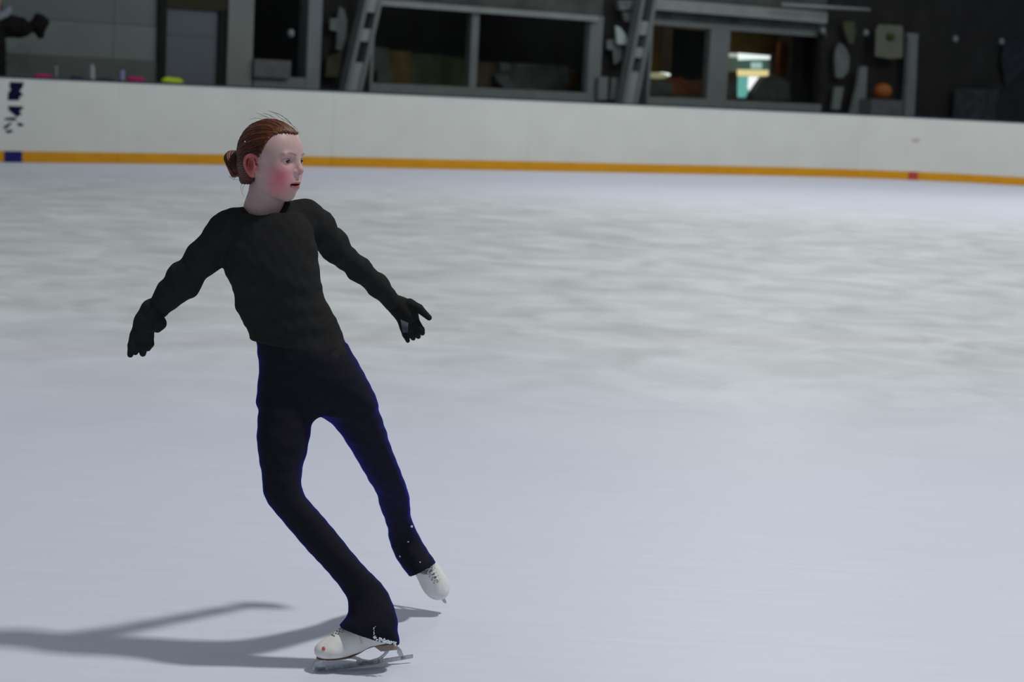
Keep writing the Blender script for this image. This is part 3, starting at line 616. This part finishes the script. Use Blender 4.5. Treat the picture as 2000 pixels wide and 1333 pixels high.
for s_ in (-1, 1):
    v.ell((.1075, s_*.0050, -.0215), (.0042, .0027, .0026), .002, 's')
    v.ell((.0820, s_*.0335, .0115), (.0140, .0152, .0136), .003)     # lids round the eyeball
    v.ell((.0975, s_*.0345, .0095), (.0085, .0128, .0040), .0015, 's')
    # ear: flared disc, rim, hollow, lobe
    th = math.radians(24); Re = np.array([[math.cos(th), s_*math.sin(th), 0], [-s_*math.sin(th), math.cos(th), 0], [0, 0, 1]])
    v.ell((.008, s_*.0745, .002), (.0155, .0050, .0265), .006, R=Re)
    rim = [(.023, .0695, .008), (.021, .0725, .021), (.010, .0770, .0265), (-.004, .0805, .019), (-.007, .0810, .004), (-.001, .0785, -.012), (.007, .0745, -.022)]
    rs = crom(np.array([(x, s_*y, z) for x, y, z in rim]), 5); rr5 = np.interp(np.linspace(0, 6, len(rs)), range(7), [.0024, .0030, .0034, .0036, .0034, .0034, .0040])
    v.chain(list(rs), list(rr5), .003)
    v.ell((.011, s_*.0725, -.0225), (.0070, .0048, .0070), .004)
    v.ell((.010, s_*.0805, .004), (.0092, .0052, .0150), .003, 's', R=Re)
    v.cone((.003, s_*.0775, .012), (.002, s_*.0770, -.008), .0026, .0026, .003)
    v.ell((.021, s_*.0705, -.004), (.0040, .0045, .0065), .004)
NK = [hl(.010, -.02, .022), hl(.006, -.070, .016), hl(-.002, -.110, .018), hl(-.004, -.15, .02)]
v.chain(NK, [.046, .0435, .050, .056], .016)
v.cone(hl(-.08, -.190, .02), hl(.06, -.185, .03), .035, .035, .03)
v.ell(hl(.012, -.111, -.052), .009, .008, 's')
V, Q = v.nets(); x, y, z = V.T; ay = np.abs(y)
skin = np.tile(np.array([.53, .365, .345]), (len(V), 1))
def blend(mask, c): 
    global skin
    skin = skin*(1-mask[:, None])+np.array(c)*mask[:, None]
gs = lambda cx, cy, cz, r, s_=1: np.exp(-(((x-cx)/r)**2+((ay-cy)/r)**2+((z-cz)/(r*s_))**2))
blend(np.clip(1.05*gs(.076, .044, -.028, .027, 1.1), 0, .95), (.66, .15, .215))
blend(np.clip(.8*gs(.066, .046, -.054, .024, 1.0), 0, 1), (.60, .20, .24))
blend(np.clip(.45*gs(.114, 0, -.014, .013), 0, 1), (.55, .20, .22))
blend(np.clip(.5*gs(.095, .02, -.068, .02), 0, 1), (.48, .21, .22))
ear = np.clip((ay-.0675)/.005, 0, 1)*np.clip((.034-np.abs(x-.006))/.006, 0, 1)*(np.abs(z) < .036); blend(.85*ear, (.50, .10, .095))
blend(np.clip(gs(.006, .079, .002, .010, 1.4), 0, 1)*.8*ear, (.28, .03, .03))
lip = np.exp(-((z+.0475)/(.0085-.16*ay))**4)*np.clip((.0245-ay)/.003, 0, 1)*np.clip((x-.080)/.003, 0, 1); blend(np.clip(lip*.9, 0, 1), (.36, .055, .065))
inn = np.exp(-((z+.0468)/.0022)**2)*(ay < .0235)*(x > .078)*(x < .1025); blend(np.clip(inn*.9, 0, 1), (.10, .012, .015))
blend(np.clip(gs(.096, .0345, .0165, .0085, .30)*.6, 0, 1), (.20, .11, .10))                       # lid crease
blend((x > .088)*np.exp(-((z-.0292-.16*(ay-.026)+7*(ay-.026)**2)/.0024)**2)*np.clip((.046-ay)/.006, 0, 1)*np.clip((ay-.010)/.006, 0, 1)*.75, (.20, .10, .075))   # brows, deepened with painted-in shadow of the brow region
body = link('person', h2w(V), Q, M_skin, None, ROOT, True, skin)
tag(body, 'red-haired girl in black gliding on one skate with arms out', 'person')
# ---- eyes and lashes
M_eye = mat('eye', None, .15, .5, .02, 50, attr='col')
for s_ in (-1, 1):
    g = np.array([.93, .10, -.20]); g /= np.linalg.norm(g); e1 = np.cross(g, (0, 0, 1)); e1 /= np.linalg.norm(e1); e2 = np.cross(e1, g)
    V, Q, C = [], [], []; n, k_ = 16, 20
    for i in range(n+1):
        a = math.pi*i/n
        for k in range(k_):
            b = 2*math.pi*k/k_; V.append(np.array([.0823, s_*.0337, .0110])+.0122*(math.cos(a)*g+math.sin(a)*(math.cos(b)*e1+math.sin(b)*e2)))
            C.append((.01, .01, .01) if a < .28 else (.022, .016, .013) if a < .62 else (.34, .28, .27))
    for i in range(n):
        for k in range(k_): Q.append((i*k_+k, (i+1)*k_+k, (i+1)*k_+(k+1) % k_, i*k_+(k+1) % k_))
    link('eye', h2w(V)-ROOT, Q, M_eye, body, None, True, np.array(C))
    m = MB(); P = []
    for k in range(9):
        t_ = k/8; yy = .0225+.0245*t_; P.append((.0962-.0075*((yy-.0325)/.0125)**2*1.15+.0005, s_*yy, .0113+.0024*math.sin(math.pi*t_)-.0015*t_))
    m.tube(P, [.0007]+[.0015]*7+[.0007], 5); m.build('eyelash', mat('lash', (.04, .022, .018), .7, .1), body, None, True, T=lambda V: h2w(V)-ROOT)
# ---- hair: swept back to a bun
M_hair = mat('auburn_hair', None, .42, .28, .25, 160, attr='col')
gx = [-.2, -.03, -.008, .004, .014, .026, .036, .044, .052, .064, .080, .10, .2]; gz = [-.040, -.044, -.036, -.008, .014, .020, .032, .046, .062, .077, .0805, .077, .074]
v = Vol((-.125, -.095, -.075), (.12, .095, .135), .0018)
v.ell((.020, 0, .031), (.078, .070, .0745), .01); v.ell((.056, 0, .040), (.045, .055, .048), .03); v.ell((.050, 0, -.018), (.047, .053, .062), .03); v.ell((.038, 0, -.046), (.050, .044, .032), .02)
v.cone((-.025, 0, -.005), (-.028, 0, -.03), .044, .036, .03); v.F -= .0048
sl, X, Y, Z = v.sub(v.lo, v.lo+v.st*v.n)
gzx = np.interp(X.ravel(), gx, gz)[:, None, None]
slope = 1.0
d = (gzx-Z)/np.where(X > .05, 1.0, 1.6)+.0012*np.sin(900*X+300*Y)
for s_ in (-1, 1): d = np.maximum(d, -(np.sqrt(((X-.009)/1.0)**2+((Y-s_*.076)*.8)**2+((Z-.002)*.62)**2)-.0205))
h_ = np.maximum(.007-np.abs(v.F-d), 0)/.007; v.F = (np.maximum(v.F, d)+h_*h_*.007*.25).astype(np.float32)
# combed relief running from the hairline to the bun
ang_ = np.arctan2(Z-.02, np.sqrt((X+.10)**2+1e-6)); ph = np.arctan2(np.abs(Y)+1e-6, Z-.01)
v.F += (.0009*np.sin(60*ph+9*X*10)+.0006*np.sin(137*ph+40*X)).astype(np.float32)
V, Q = v.nets(); x, y, z = V.T
ph = np.arctan2(np.abs(y), z-.01); st = .5+.5*np.sin(60*ph+9*x*10+1)*np.sin(23*ph+3); st2 = RNG.random(len(V))*.25
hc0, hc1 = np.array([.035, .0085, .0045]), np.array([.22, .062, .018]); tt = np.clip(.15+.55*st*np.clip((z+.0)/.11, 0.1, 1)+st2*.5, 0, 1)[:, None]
hair = link('hair', h2w(V)-ROOT, Q, M_hair, body, None, True, hc0*(1-tt)+hc1*tt)
# combed locks lying on the hair
m = MB()
BUN = np.array([-.080, -.004, .008])
for i in range(420):
    s_ = random.choice((-1, -1, 1)); u = random.random()
    xs = .030+(.097-.030)*u**.8; zs = np.interp(xs, gx, gz)+.002+random.random()*.012
    # start on the ellipsoid
    yy = .078**2*(1-((xs-.018)/.092)**2-((zs-.032)/.09)**2); y0 = s_*math.sqrt(max(yy, 0)) if yy > 0 else s_*random.random()*.02
    p0 = np.array([xs, y0, zs]); p1 = BUN+np.array([.012, random.uniform(-.02, .02), random.uniform(-.02, .03)])
    cs = np.array([.018, 0, .032]); P = []; lift = random.uniform(.0002, .0032)
    for k in range(11):
        t_ = k/10; q = p0*(1-t_)+p1*t_-cs; q[2] += .03*math.sin(math.pi*t_)*u; q[1] += s_*.02*math.sin(math.pi*t_)*(1-u)
        rr_ = np.array([.0850, .0758, .0815]); f_ = np.sqrt(((q/rr_)**2).sum()); q1 = q/f_*(1+lift/.085)
        P.append(cs+(q1 if k < 10 else q))
    c_ = hc0+(hc1*1.25-hc0)*random.random()**1.6*(.4+.6*u)
    m.tube(P, [.0006]+[random.uniform(.0008, .0017)]*9+[.0008], 4, tuple(c_), False)
m.build('hair_lock', M_hair, hair, None, True, True, T=lambda V: h2w(V)-ROOT)['kind'] = 'stuff'
# bun: twisted coils
m = MB()
for (r0, off, tw, rad) in ((.017, 0, .3, .0100), (.022, .009, 1.6, .0090), (.013, -.012, 2.6, .0105), (.019, .018, 4.0, .0080)):
    P = []
    for k in range(40):
        a = 2*math.pi*k/28+tw; P.append(BUN+np.array([-.004-off*.5+.006*math.sin(2*a), (r0)*math.cos(a)*.95, r0*1.15*math.sin(a)-.006+off*.3]))
    for j in range(9):
        b = 2*math.pi*j/9; Pj = []
        for k, p in enumerate(P):
            a = b+.22*k; rr_ = rad*.75; n_ = (p-BUN)/(np.linalg.norm(p-BUN)+1e-6); Pj.append(p+rr_*(math.cos(a)*n_+math.sin(a)*np.array([1, 0, 0])))
        c_ = hc0+(hc1*.9-hc0)*random.random()**2; m.tube(Pj, rad*.42, 5, tuple(c_))
m.ball(BUN+np.array([.0, 0, -.004]), (.021, .027, .032), 8, tuple(hc0))
tag(m.build('hair_bun', M_hair, hair, None, True, True, T=lambda V: h2w(V)-ROOT), 'coiled auburn bun at the back of the head')
# loose wisps
m = MB()
def hp(zx, zy, y): # zoomed-photo spot -> head frame, y fixed
    a, b = (zx-638)/4250, (690-zy)/4250; return np.array([(a-CY*y)/SY, y, b])
wisps = [[(560, 130), (620, 150), (700, 195)], [(690, 108), (770, 140), (830, 190), (870, 215)], [(700, 112), (800, 140), (900, 200), (950, 250)], [(620, 140), (700, 150), (760, 200)], [(760, 130), (850, 165), (930, 235), (985, 290)],
         [(640, 130), (720, 160), (800, 205)], [(590, 165), (660, 165), (740, 200)], [(480, 200), (540, 185), (610, 190)], [(840, 195), (930, 240), (1010, 305), (1045, 365)]]
for wv in wisps: m.tube([hp(a, b, .0+.01*math.sin(i)) for i, (a, b) in enumerate(wv)], [.00018]+[.00042]*(len(wv)-2)+[.0003], 4, (.11, .045, .02))
for wv, yy in (([(765, 370), (762, 430), (735, 495), (690, 530)], -.052), ([(755, 360), (740, 420), (715, 470)], -.053), ([(605, 600), (600, 640), (595, 700)], -.0635), ([(612, 590), (606, 640), (604, 680)], -.0635), ([(625, 560), (618, 620), (600, 680)], -.064)):
    m.tube([hp(a, b, yy) for a, b in wv], [.0006]+[.0006]*(len(wv)-2)+[.0002], 4, (.17, .06, .022))
for wv in ([(450, 840), (400, 870), (380, 920), (395, 980), (420, 1020)], [(470, 840), (430, 880), (400, 930), (410, 960)], [(330, 800), (310, 830), (300, 850)], [(250, 800), (290, 830), (370, 845)]):
    m.tube([hp(a, b, -.03) for a, b in wv], [.0006]+[.00045]*(len(wv)-2)+[.0002], 4, (.08, .035, .02))
m.build('stray_hair', M_hair, hair, None, True, True, T=lambda V: h2w(V)-ROOT)['kind'] = 'stuff'
q = h2w([hp(455, 438, -.071)+np.array([0, -.006, 0])])[0]-ROOT; m = MB(); m.ball(q, .0016, 5); m.build('hair_pin', mat('pin', (.9, .9, .9), .2, .8), hair, None, True)

# ---- sweater
def vol_g(x0, y0, x1, y1, c0, c1, st):
    a = [G(px, py, c) for px in (x0, x1) for py in (y0, y1) for c in (c0, c1)]; return Vol(np.min(a, 0), np.max(a, 0), st)
def grows(v, tab, k=.01, p=2.0):           # tab rows: y, left, right, half depth, depth centre
    B, C0, W_, D_, CC = [], [], [], [], []
    for (yy, l_, r_, dd, cc) in tab:
        s_ = cc/F; B.append(-(yy-666.5)*s_); C0.append(((l_+r_)/2-1000)*s_); W_.append((r_-l_)/2*s_); D_.append(dd); CC.append(cc)
    v.rows(B, C0, W_, D_, CC, k, p)
def gchain(v, pts, k=.01):                 # pts: px, py, c, radius in px
    v.chain([G(a, b, c) for a, b, c, r in pts], [r*c/F for a, b, c, r in pts], k)
v = vol_g(270, 370, 800, 735, 4.70, 5.50, .0036)
grows(v, [(418, 462, 586, .062, 5.0), (432, 446, 604, .072, 5.0), (470, 437, 617, .082, 5.0), (508, 432, 622, .086, 5.0), (530, 439, 624, .085, 5.0), (560, 453, 628, .082, 5.0), (580, 460, 633, .080, 5.01), (600, 473, 644, .080, 5.01),
          (620, 482, 655, .082, 5.02), (640, 486, 664, .085, 5.02), (660, 488, 671, .088, 5.03), (690, 489, 685, .090, 5.03), (720, 489, 700, .090, 5.03)], .01, 2.25)
gchain(v, [(484, 424, 4.99, 22), (452, 438, 4.98, 27), (437, 452, 4.98, 31), (398, 503, 4.99, 32), (362, 543, 5.0, 29.5), (333, 573, 5.01, 26), (310, 600, 5.02, 22.5)], .02)
gchain(v, [(556, 417, 5.02, 25), (597, 425, 5.06, 33), (622, 447, 5.10, 31), (655, 486, 5.18, 26), (702, 527, 5.28, 22.0), (738, 558, 5.36, 20.5), (764, 588, 5.42, 17.5)], .02)
# sleeve bumps seen on the outline
for (px, py, c, r) in ((633, 434, 5.10, 9), (659, 461, 5.17, 8), (344, 534, 5.0, 7), (372, 570, 5.0, 8), (474, 598, 5.0, 9), (486, 624, 5.0, 6)): v.ell(G(px, py, c), r*c/F, .035)
sl, X, Y, Z = v.sub(v.lo, v.lo+v.st*v.n); v.F += (.0010*fold(X, Y, Z, 75)+.0007*fold(Y, X, Z, 140)).astype(np.float32)
n_ = np.array([-(44), -(186), 0.]); v.slab(n_, G(583, 687, 5.02), .006)
v.ell(G(513, 376, 4.97), (.0605, .0625, .098), .006, 's')
V, Q = v.nets(); link('sweater', g2w(V)-ROOT, Q[:, ::-1], M_sw, body, None, True)
# ---- leggings
v = vol_g(480, 630, 870, 1275, 4.85, 5.80, .0038)
grows(v, [(640, 497, 652, .078, 5.03), (670, 501, 673, .086, 5.03), (700, 505, 690, .092, 5.03), (740, 512, 709, .090, 5.035), (770, 512, 722, .078, 5.04), (795, 514, 728, .060, 5.05), (812, 570, 680, .035, 5.05)], .01, 2.2)
grows(v, [(690, 535, 585, .025, 5.035), (735, 514, 606, .062, 5.035), (770, 508, 616, .068, 5.03), (800, 505, 617, .068, 5.022), (820, 504, 611, .066, 5.018), (840, 502, 607, .064, 5.014), (860, 502, 604, .063, 5.01), (890, 505, 598, .061, 5.01), (915, 510, 590, .058, 5.01), (940, 513, 588, .056, 5.01),
          (960, 514, 590, .054, 5.012), (972, 517, 596, .053, 5.015), (985, 524, 608, .052, 5.02), (1010, 546, 631, .051, 5.028), (1040, 571, 656, .050, 5.035), (1075, 600, 683, .048, 5.045), (1110, 634, 714, .046, 5.055), (1140, 660, 745, .046, 5.065),
          (1160, 674, 758, .047, 5.068), (1175, 680, 765, .050, 5.066), (1195, 682, 773, .053, 5.060), (1210, 673, 776, .055, 5.056), (1224, 661, 777, .056, 5.054), (1245, 650, 779, .054, 5.058), (1268, 645, 781, .052, 5.062)], .03, 2.2)
grows(v, [(680, 600, 670, .045, 5.04), (735, 594, 708, .074, 5.05), (790, 612, 735, .076, 5.075), (815, 634, 745, .074, 5.095), (835, 656, 752, .071, 5.12), (862, 675, 760, .068, 5.16), (885, 690, 768, .064, 5.20), (910, 704, 778, .060, 5.245), (940, 721, 790, .057, 5.30),
          (965, 737, 799, .055, 5.36), (990, 742, 801, .054, 5.42), (1010, 750, 802, .053, 5.46), (1030, 757, 810, .052, 5.50), (1055, 760, 822, .055, 5.54), (1080, 768, 838, .060, 5.55), (1100, 780, 853, .062, 5.55), (1130, 802, 868, .060, 5.55)], .03)
sl, X, Y, Z = v.sub(v.lo, v.lo+v.st*v.n); v.F += (.0009*fold(X, Y, Z, 90)).astype(np.float32)
# hems: two slanted cuts, each confined to its own leg
def hem(x0, y0, x1, y1, c, left):
    p, q = G(x0, y0, c), G(x1, y1, c); t_ = q-p; n_ = np.array([t_[1], -t_[0], 0]); n_ /= np.linalg.norm(n_)
    if n_[1] > 0: n_ = -n_
    Xm = (X-p[0])*n_[0]+(Y-p[1])*n_[1]+0*Z
    sel = (X-(G(770 if Y is None else 792, 1150, 5.2)[0]) < 0) if left else (X-(G(770, 1150, 5.5)[0]) > 0)
    yb = Y < G(0, 1075, 5.2)[1]
    sel = (Z < 5.25) & yb if left else (Z > 5.25) & (Y < G(0, 1060, 5.5)[1])
    sel = np.broadcast_to(sel, v.F.shape); A = v.F; v.F = np.where(sel, np.maximum(A, Xm), A).astype(np.float32)
hem(655, 1220, 780, 1262, 5.055, True); hem(800, 1126, 853, 1098, 5.56, False)
V, Q = v.nets(); leg = link('leggings', g2w(V)-ROOT, Q[:, ::-1], M_leg, body, None, True)
# snow caught on the hem and a few flecks
m = MB()
for i in range(70):
    t_ = random.random(); px = 728+46*t_; py = 1246+13*t_+random.uniform(-3, 3); q = G(px, py, 5.002+random.uniform(-.003, .010)); m.ball(g2w(q[None])[0]-ROOT, random.uniform(.0012, .0032), 3)
for i in range(9): q = G(731+random.uniform(-2, 2), 1225+i*2.6, 4.999); m.ball(g2w(q[None])[0]-ROOT, random.uniform(.001, .002), 3)
for (px, py, c) in ((804, 1029, 5.452), (797, 1058, 5.486), (782, 1087, 5.505), (820, 1099, 5.494)): m.ball(g2w(G(px, py, c)[None])[0]-ROOT, .0035, 4)
m.build('snow_flecks', mat('snow', (.75, .8, .88), .8, .2), leg, None, True)['kind'] = 'stuff'

# ---- gloves
M_glove = mat('black_glove', None, .9, .05, .15, 120, attr='col')
def glove(parts, c, box, lab, col=None):
    v = vol_g(*box, c-.10, c+.10, .0026)
    for pts, k in parts: v.chain([G(a, b, c+dc) for a, b, dc, r in pts], [r*c/F for a, b, dc, r in pts], k)
    V, Q = v.nets(); cc = np.tile(np.array([.022, .022, .022]), (len(V), 1))
    if col is not None: cc = col(V, cc)
    o = link('glove', g2w(V)-ROOT, Q[:, ::-1], M_glove, body, None, True, cc); o['label'] = lab
glove([([(312, 598, 0, 20), (299, 608, 0, 24), (286, 628, 0, 22.5), (272, 652, 0, 17)], .008), ([(282, 632, .012, 20), (287, 656, .01, 14)], .01),
       ([(263, 655, -.01, 10), (258, 675, -.012, 8.5), (254.5, 693, -.008, 6.2)], .004), ([(271, 658, .004, 9.5), (267, 678, .004, 8), (264, 688, .012, 6.5)], .003),
       ([(281, 660, .008, 9.5), (281, 678, .008, 8), (279, 691, .014, 6.5)], .003), ([(291, 655, .016, 9.5), (293, 672, .016, 8), (289, 681, .022, 6)], .003),
       ([(300, 612, -.012, 16), (311, 632, -.022, 13.5), (307, 641, -.030, 9.5)], .006)], 5.02, (230, 565, 345, 725), 'black knit glove on her lowered right hand')
def palm_col(V, cc):
    px = 1000+V[:, 0]/V[:, 2]*F; py = 666.5-V[:, 1]/V[:, 2]*F
    return cc
c_ = 5.45
glove([([(767, 591, 0, 18), (783, 602, 0, 21), (797, 616, 0, 19)], .008), ([(797, 614, .01, 18), (806, 636, .012, 16.5)], .01), ([(784, 622, .0, 9), (790, 640, .0, 10)], .012),
       ([(800, 594, -.012, 11), (818, 603, -.016, 8.5), (838, 621, -.014, 5.8)], .005),
       ([(788, 640, .02, 8), (792, 654, .024, 6.5), (796.5, 666, .026, 4.4)], .003), ([(798, 644, .014, 8.5), (803, 654, .012, 7), (807, 661, .016, 5)], .003),
       ([(807, 642, .006, 9), (813, 652, .004, 7.5), (817, 657.5, .010, 5.2)], .003), ([(814, 634, -.004, 9), (822, 645, -.008, 7.5), (825, 651, -.004, 5.2)], .003)], c_, (740, 560, 870, 690), 'black knit glove on her left hand, thumb out')
# grey grip bars on the palm of the far glove
m = MB()
for i in range(7):
    a, b = G(783+2.2*i, 625+1.0*i, c_-.045), G(788+1.2*i, 650-.2*i, c_-.042)
    m.tube(g2w(np.array([a, (a+b)/2+np.array([0, 0, -.004]), b]))-ROOT, .0016, 5)
m.build('grip_lines', mat('grip', (.10, .105, .13), .7, .2), body, None, True)['label'] = 'grey grip lines on the glove'

# ---- skates: built once, x to the toe, z up, z = 0 at the blade's edge
vb = Vol((-.135, -.055, .020), (.14, .055, .215), .0021)
vb.ell((.074, -.002, .053), (.045, .0365, .028), .02); vb.ell((.020, 0, .066), (.064, .0335, .034), .025)
vb.cone((.050, 0, .070), (-.018, 0, .114), .022, .034, .02); vb.ell((-.056, 0, .082), (.042, .031, .036), .02)
vb.cone((-.036, 0, .09), (-.050, 0, .15), .036, .032, .02)
sl, X, Y, Z = vb.sub(vb.lo, vb.lo+vb.st*vb.n); sole_x = [-.12, -.06, -.045, -.02, .01, .04, .2]; sole_z = [.0605, .0605, .061, .058, .046, .0385, .0375]
zf = np.interp(X.ravel(), sole_x, sole_z)[:, None, None]; vb.F = np.maximum(vb.F, (zf-Z)+0*Y).astype(np.float32)
vb.F = np.maximum(vb.F, (Z-.145)+0*X+0*Y).astype(np.float32)
BV, BQ = vb.nets()
vp = Vol(vb.lo, vb.lo+vb.st*(vb.n-1), vb.st); vp.F = np.maximum(vb.F, (Z-.088-.36*X)*.92+0*Y).astype(np.float32); PV, PQ = vp.nets()   # the pointed free foot: its cuff lies inside the legging
def boot_col(BV):
  bx, by, bz = BV.T; bc = np.tile(np.array([.80, .785, .765]), (len(BV), 1)); sc_ = np.clip((.075-bz)/.03, 0, 1)*np.clip(.5+.5*np.sin(140*bx+3*np.sin(90*by)), 0, 1)*.35
  bc = bc*(1-sc_[:, None])+np.array([.62, .56, .50])*sc_[:, None]
  ln_ = np.exp(-((bx-.012-.25*(bz-.09))/.0011)**2)*(bz < .112)*(bz > .07)*.6; return bc*(1-ln_[:, None])+np.array([.25, .24, .23])*ln_[:, None]     # side seam
M_boot = mat('white_leather', None, .45, .4, .06, 60, attr='col'); M_sole = mat('tan_sole', (.13, .075, .045), .6, .25, .2, 40); M_heel = mat('heel_stack', (.34, .27, .22), .6, .25, .15, 40)
M_blade = mat('steel_blade', (.42, .45, .48), .38, .5, .3, 90, metal=.75); M_lace = mat('white_lace', (.72, .72, .70), .8, .1); M_eyelet = mat('dark_eyelet', (.06, .06, .055), .5, .4); M_tongue_shade = mat('tongue_shadow_grey', (.27, .26, .25), .7, .2)
def plate_x(x0, x1, zfun, th, wfun, n=14):
    V, Q = [], []
    for i in range(n+1):
        xx = x0+(x1-x0)*i/n; wv = wfun(xx)
        for (yy, dz) in ((-wv, 0), (wv, 0), (wv, -th), (-wv, -th)): V.append((xx, yy, zfun(xx)+dz))
    for i in range(n):
        for k in range(4): Q.append((4*i+k, 4*i+4+k, 4*i+4+(k+1) % 4, 4*i+(k+1) % 4))
    Q += [(0, 1, 2, 3), (4*n+3, 4*n+2, 4*n+1, 4*n)]; return V, Q
sole_w = lambda xx: float(np.interp(xx, [-.100, -.088, -.055, -.01, .04, .08, .100, .112], [.012, .025, .027, .022, .031, .031, .023, .009]))
def skate(T, lab, BV, BQ, scuff=False, nrow=6):
    bo = link('skate', T(BV), BQ, M_boot, body, None, True, boot_col(BV)); bo['label'] = lab
    m = MB(); m.raw(*plate_x(-.100, .112, lambda xx: float(np.interp(xx, sole_x, sole_z)), .0034, sole_w)); m.build('sole', M_sole, bo, T=T)
    m = MB(); pr = [(-.097, .0575), (-.040, .0575), (-.050, .0415), (-.094, .0415)]; m.prism([(a, .024, b) for a, b in pr], [(a, -.024, b) for a, b in pr]); m.build('heel_block', M_heel, bo, T=T)
    # blade: mounting plates, stanchions and a runner with a toe pick
    m = MB(); hw = .0021
    m.raw(*plate_x(.022, .112, lambda xx: .0340, .0030, lambda xx: float(np.interp(xx, [.02, .04, .09, .112], [.008, .02, .022, .012])), 8))
    m.raw(*plate_x(-.104, -.060, lambda xx: .0415, .0030, lambda xx: .016, 4))
    rb_ = lambda xx: .07*(max(0, xx-.085))**1.3+.00045*((xx-.045)/.05)**2
    def band(xs, lo_, hi_):
        for i in range(len(xs)-1):
            q = [(xs[i], lo_[i]), (xs[i+1], lo_[i+1]), (xs[i+1], hi_[i+1]), (xs[i], hi_[i])]; m.prism([(a, hw, b) for a, b in q], [(a, -hw, b) for a, b in q])
    xs = np.linspace(-.149, .121, 30); lo_ = [rb_(t_) for t_ in xs]; band(xs, lo_, [l_+float(np.interp(t_, [-.154, -.12, -.03, .09], [.0085, .0100, .0120, .0115])) for l_, t_ in zip(lo_, xs)])
    band([.092, .100, .108, .116, .1225, .1265], [.003, .003, .003, .004, .006, .012], [.032, .033, .034, .032, .026, .017])                    # front stanchion and toe pick
    xs = np.linspace(-.082, .040, 26)                                                                                      # sweeping arch
    mid = np.interp(xs, [-.082, -.070, -.054, -.031, -.011, .004, .022, .040], [.041, .0275, .0180, .0140, .0190, .0270, .0335, .0350]); thk = np.interp(xs, [-.082, -.05, 0, .03, .04], [.009, .007, .008, .009, .006])
    band(xs, [a-b for a, b in zip(mid, thk)], list(mid)); band([-.066, -.05, -.03, -.01, .006], [.004]*5, [.0200, .0150, .0130, .0150, .0190])
    band([-.128, -.121, -.115, -.106], [.006, .006, .009, .024], [.0100, .020, .034, .0400]); band([-.110, -.095, -.08, -.070], [.032, .034, .034, .028], [.040]*4)
    tag(m.build('blade', M_blade, bo, T=T), 'steel figure blade with toe pick')
    # lacing
    m = MB(); me_ = MB(); rows = [(.072, .0085), (.062, .0095), (.052, .0105), (.041, .0120), (.030, .0132), (.019, .0142), (.008, .0150), (-.003, .0155)][:nrow+1]
    def sp(x_, y_, dz=.0012): zz = vb.top(x_, y_); return np.array([x_, y_, (zz if zz else .1)+dz])
    for i, (x_, w_) in enumerate(rows):
        for s_ in (-1, 1):
            p = sp(x_, s_*w_*1.12); me_.ball(p, (.0017, .0017, .0010), 4)
            if i+1 < len(rows):
                x2, w2 = rows[i+1]; m.tube([sp(x_+(x2-x_)*t_, s_*(w_-(w_+w2)*t_), .0018+.0014*math.sin(math.pi*t_)) for t_ in np.linspace(0, 1, 7)], .0015, 5)
        if i == 0: m.tube([sp(x_, w_*t_, .002) for t_ in np.linspace(-1, 1, 7)], .0015, 5)
    m.build('laces', M_lace, bo, None, True, T=T); me_.build('eyelets', M_eyelet, bo, None, True, T=T)
    xs = np.linspace(.076, .004, 12)  # strip along the tongue, its dark grey standing for shadow between the laces
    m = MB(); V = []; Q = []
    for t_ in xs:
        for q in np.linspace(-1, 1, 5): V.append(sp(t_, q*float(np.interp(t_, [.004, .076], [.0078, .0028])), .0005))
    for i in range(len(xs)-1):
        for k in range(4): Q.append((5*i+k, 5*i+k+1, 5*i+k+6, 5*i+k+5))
    m.raw(V, Q); m.build('tongue_shade', M_tongue_shade, bo, None, True, T=T)
    if scuff:
        m = MB(); m.ball((.1045, .020, .0655), (.0042, .006, .0052), 6); tag(m.build('red_scuff', mat('scuff', (.62, .13, .12), .6, .2), bo, None, True, T=T), 'small red scuff on the toe')
# skating foot
toe, tail = ground(640, 1311.5), ground(806, 1296); dx = toe[:2]-tail[:2]; dx /= np.linalg.norm(dx)
pitch_ = math.radians(1.6); f_ = np.array([dx[0]*math.cos(pitch_), dx[1]*math.cos(pitch_), -math.sin(pitch_)]); l_ = np.cross((0, 0, 1), f_); l_ /= np.linalg.norm(l_); u_ = np.cross(f_, l_)
O1 = toe-f_*.085
O1 = O1+np.array([0, 0, .0008])
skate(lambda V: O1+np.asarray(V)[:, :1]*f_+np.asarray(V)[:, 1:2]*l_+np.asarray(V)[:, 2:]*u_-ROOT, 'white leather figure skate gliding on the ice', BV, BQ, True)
# free foot
f2 = np.array([.60, -.30, -.68]); f2 /= np.linalg.norm(f2); u2 = np.array([.14, -.90, .42]); u2 -= f2*(u2@f2); u2 /= np.linalg.norm(u2); l2 = np.cross(u2, f2)
T0 = at(870, 1167, 5.59); O2 = T0-f2*.118-u2*.058
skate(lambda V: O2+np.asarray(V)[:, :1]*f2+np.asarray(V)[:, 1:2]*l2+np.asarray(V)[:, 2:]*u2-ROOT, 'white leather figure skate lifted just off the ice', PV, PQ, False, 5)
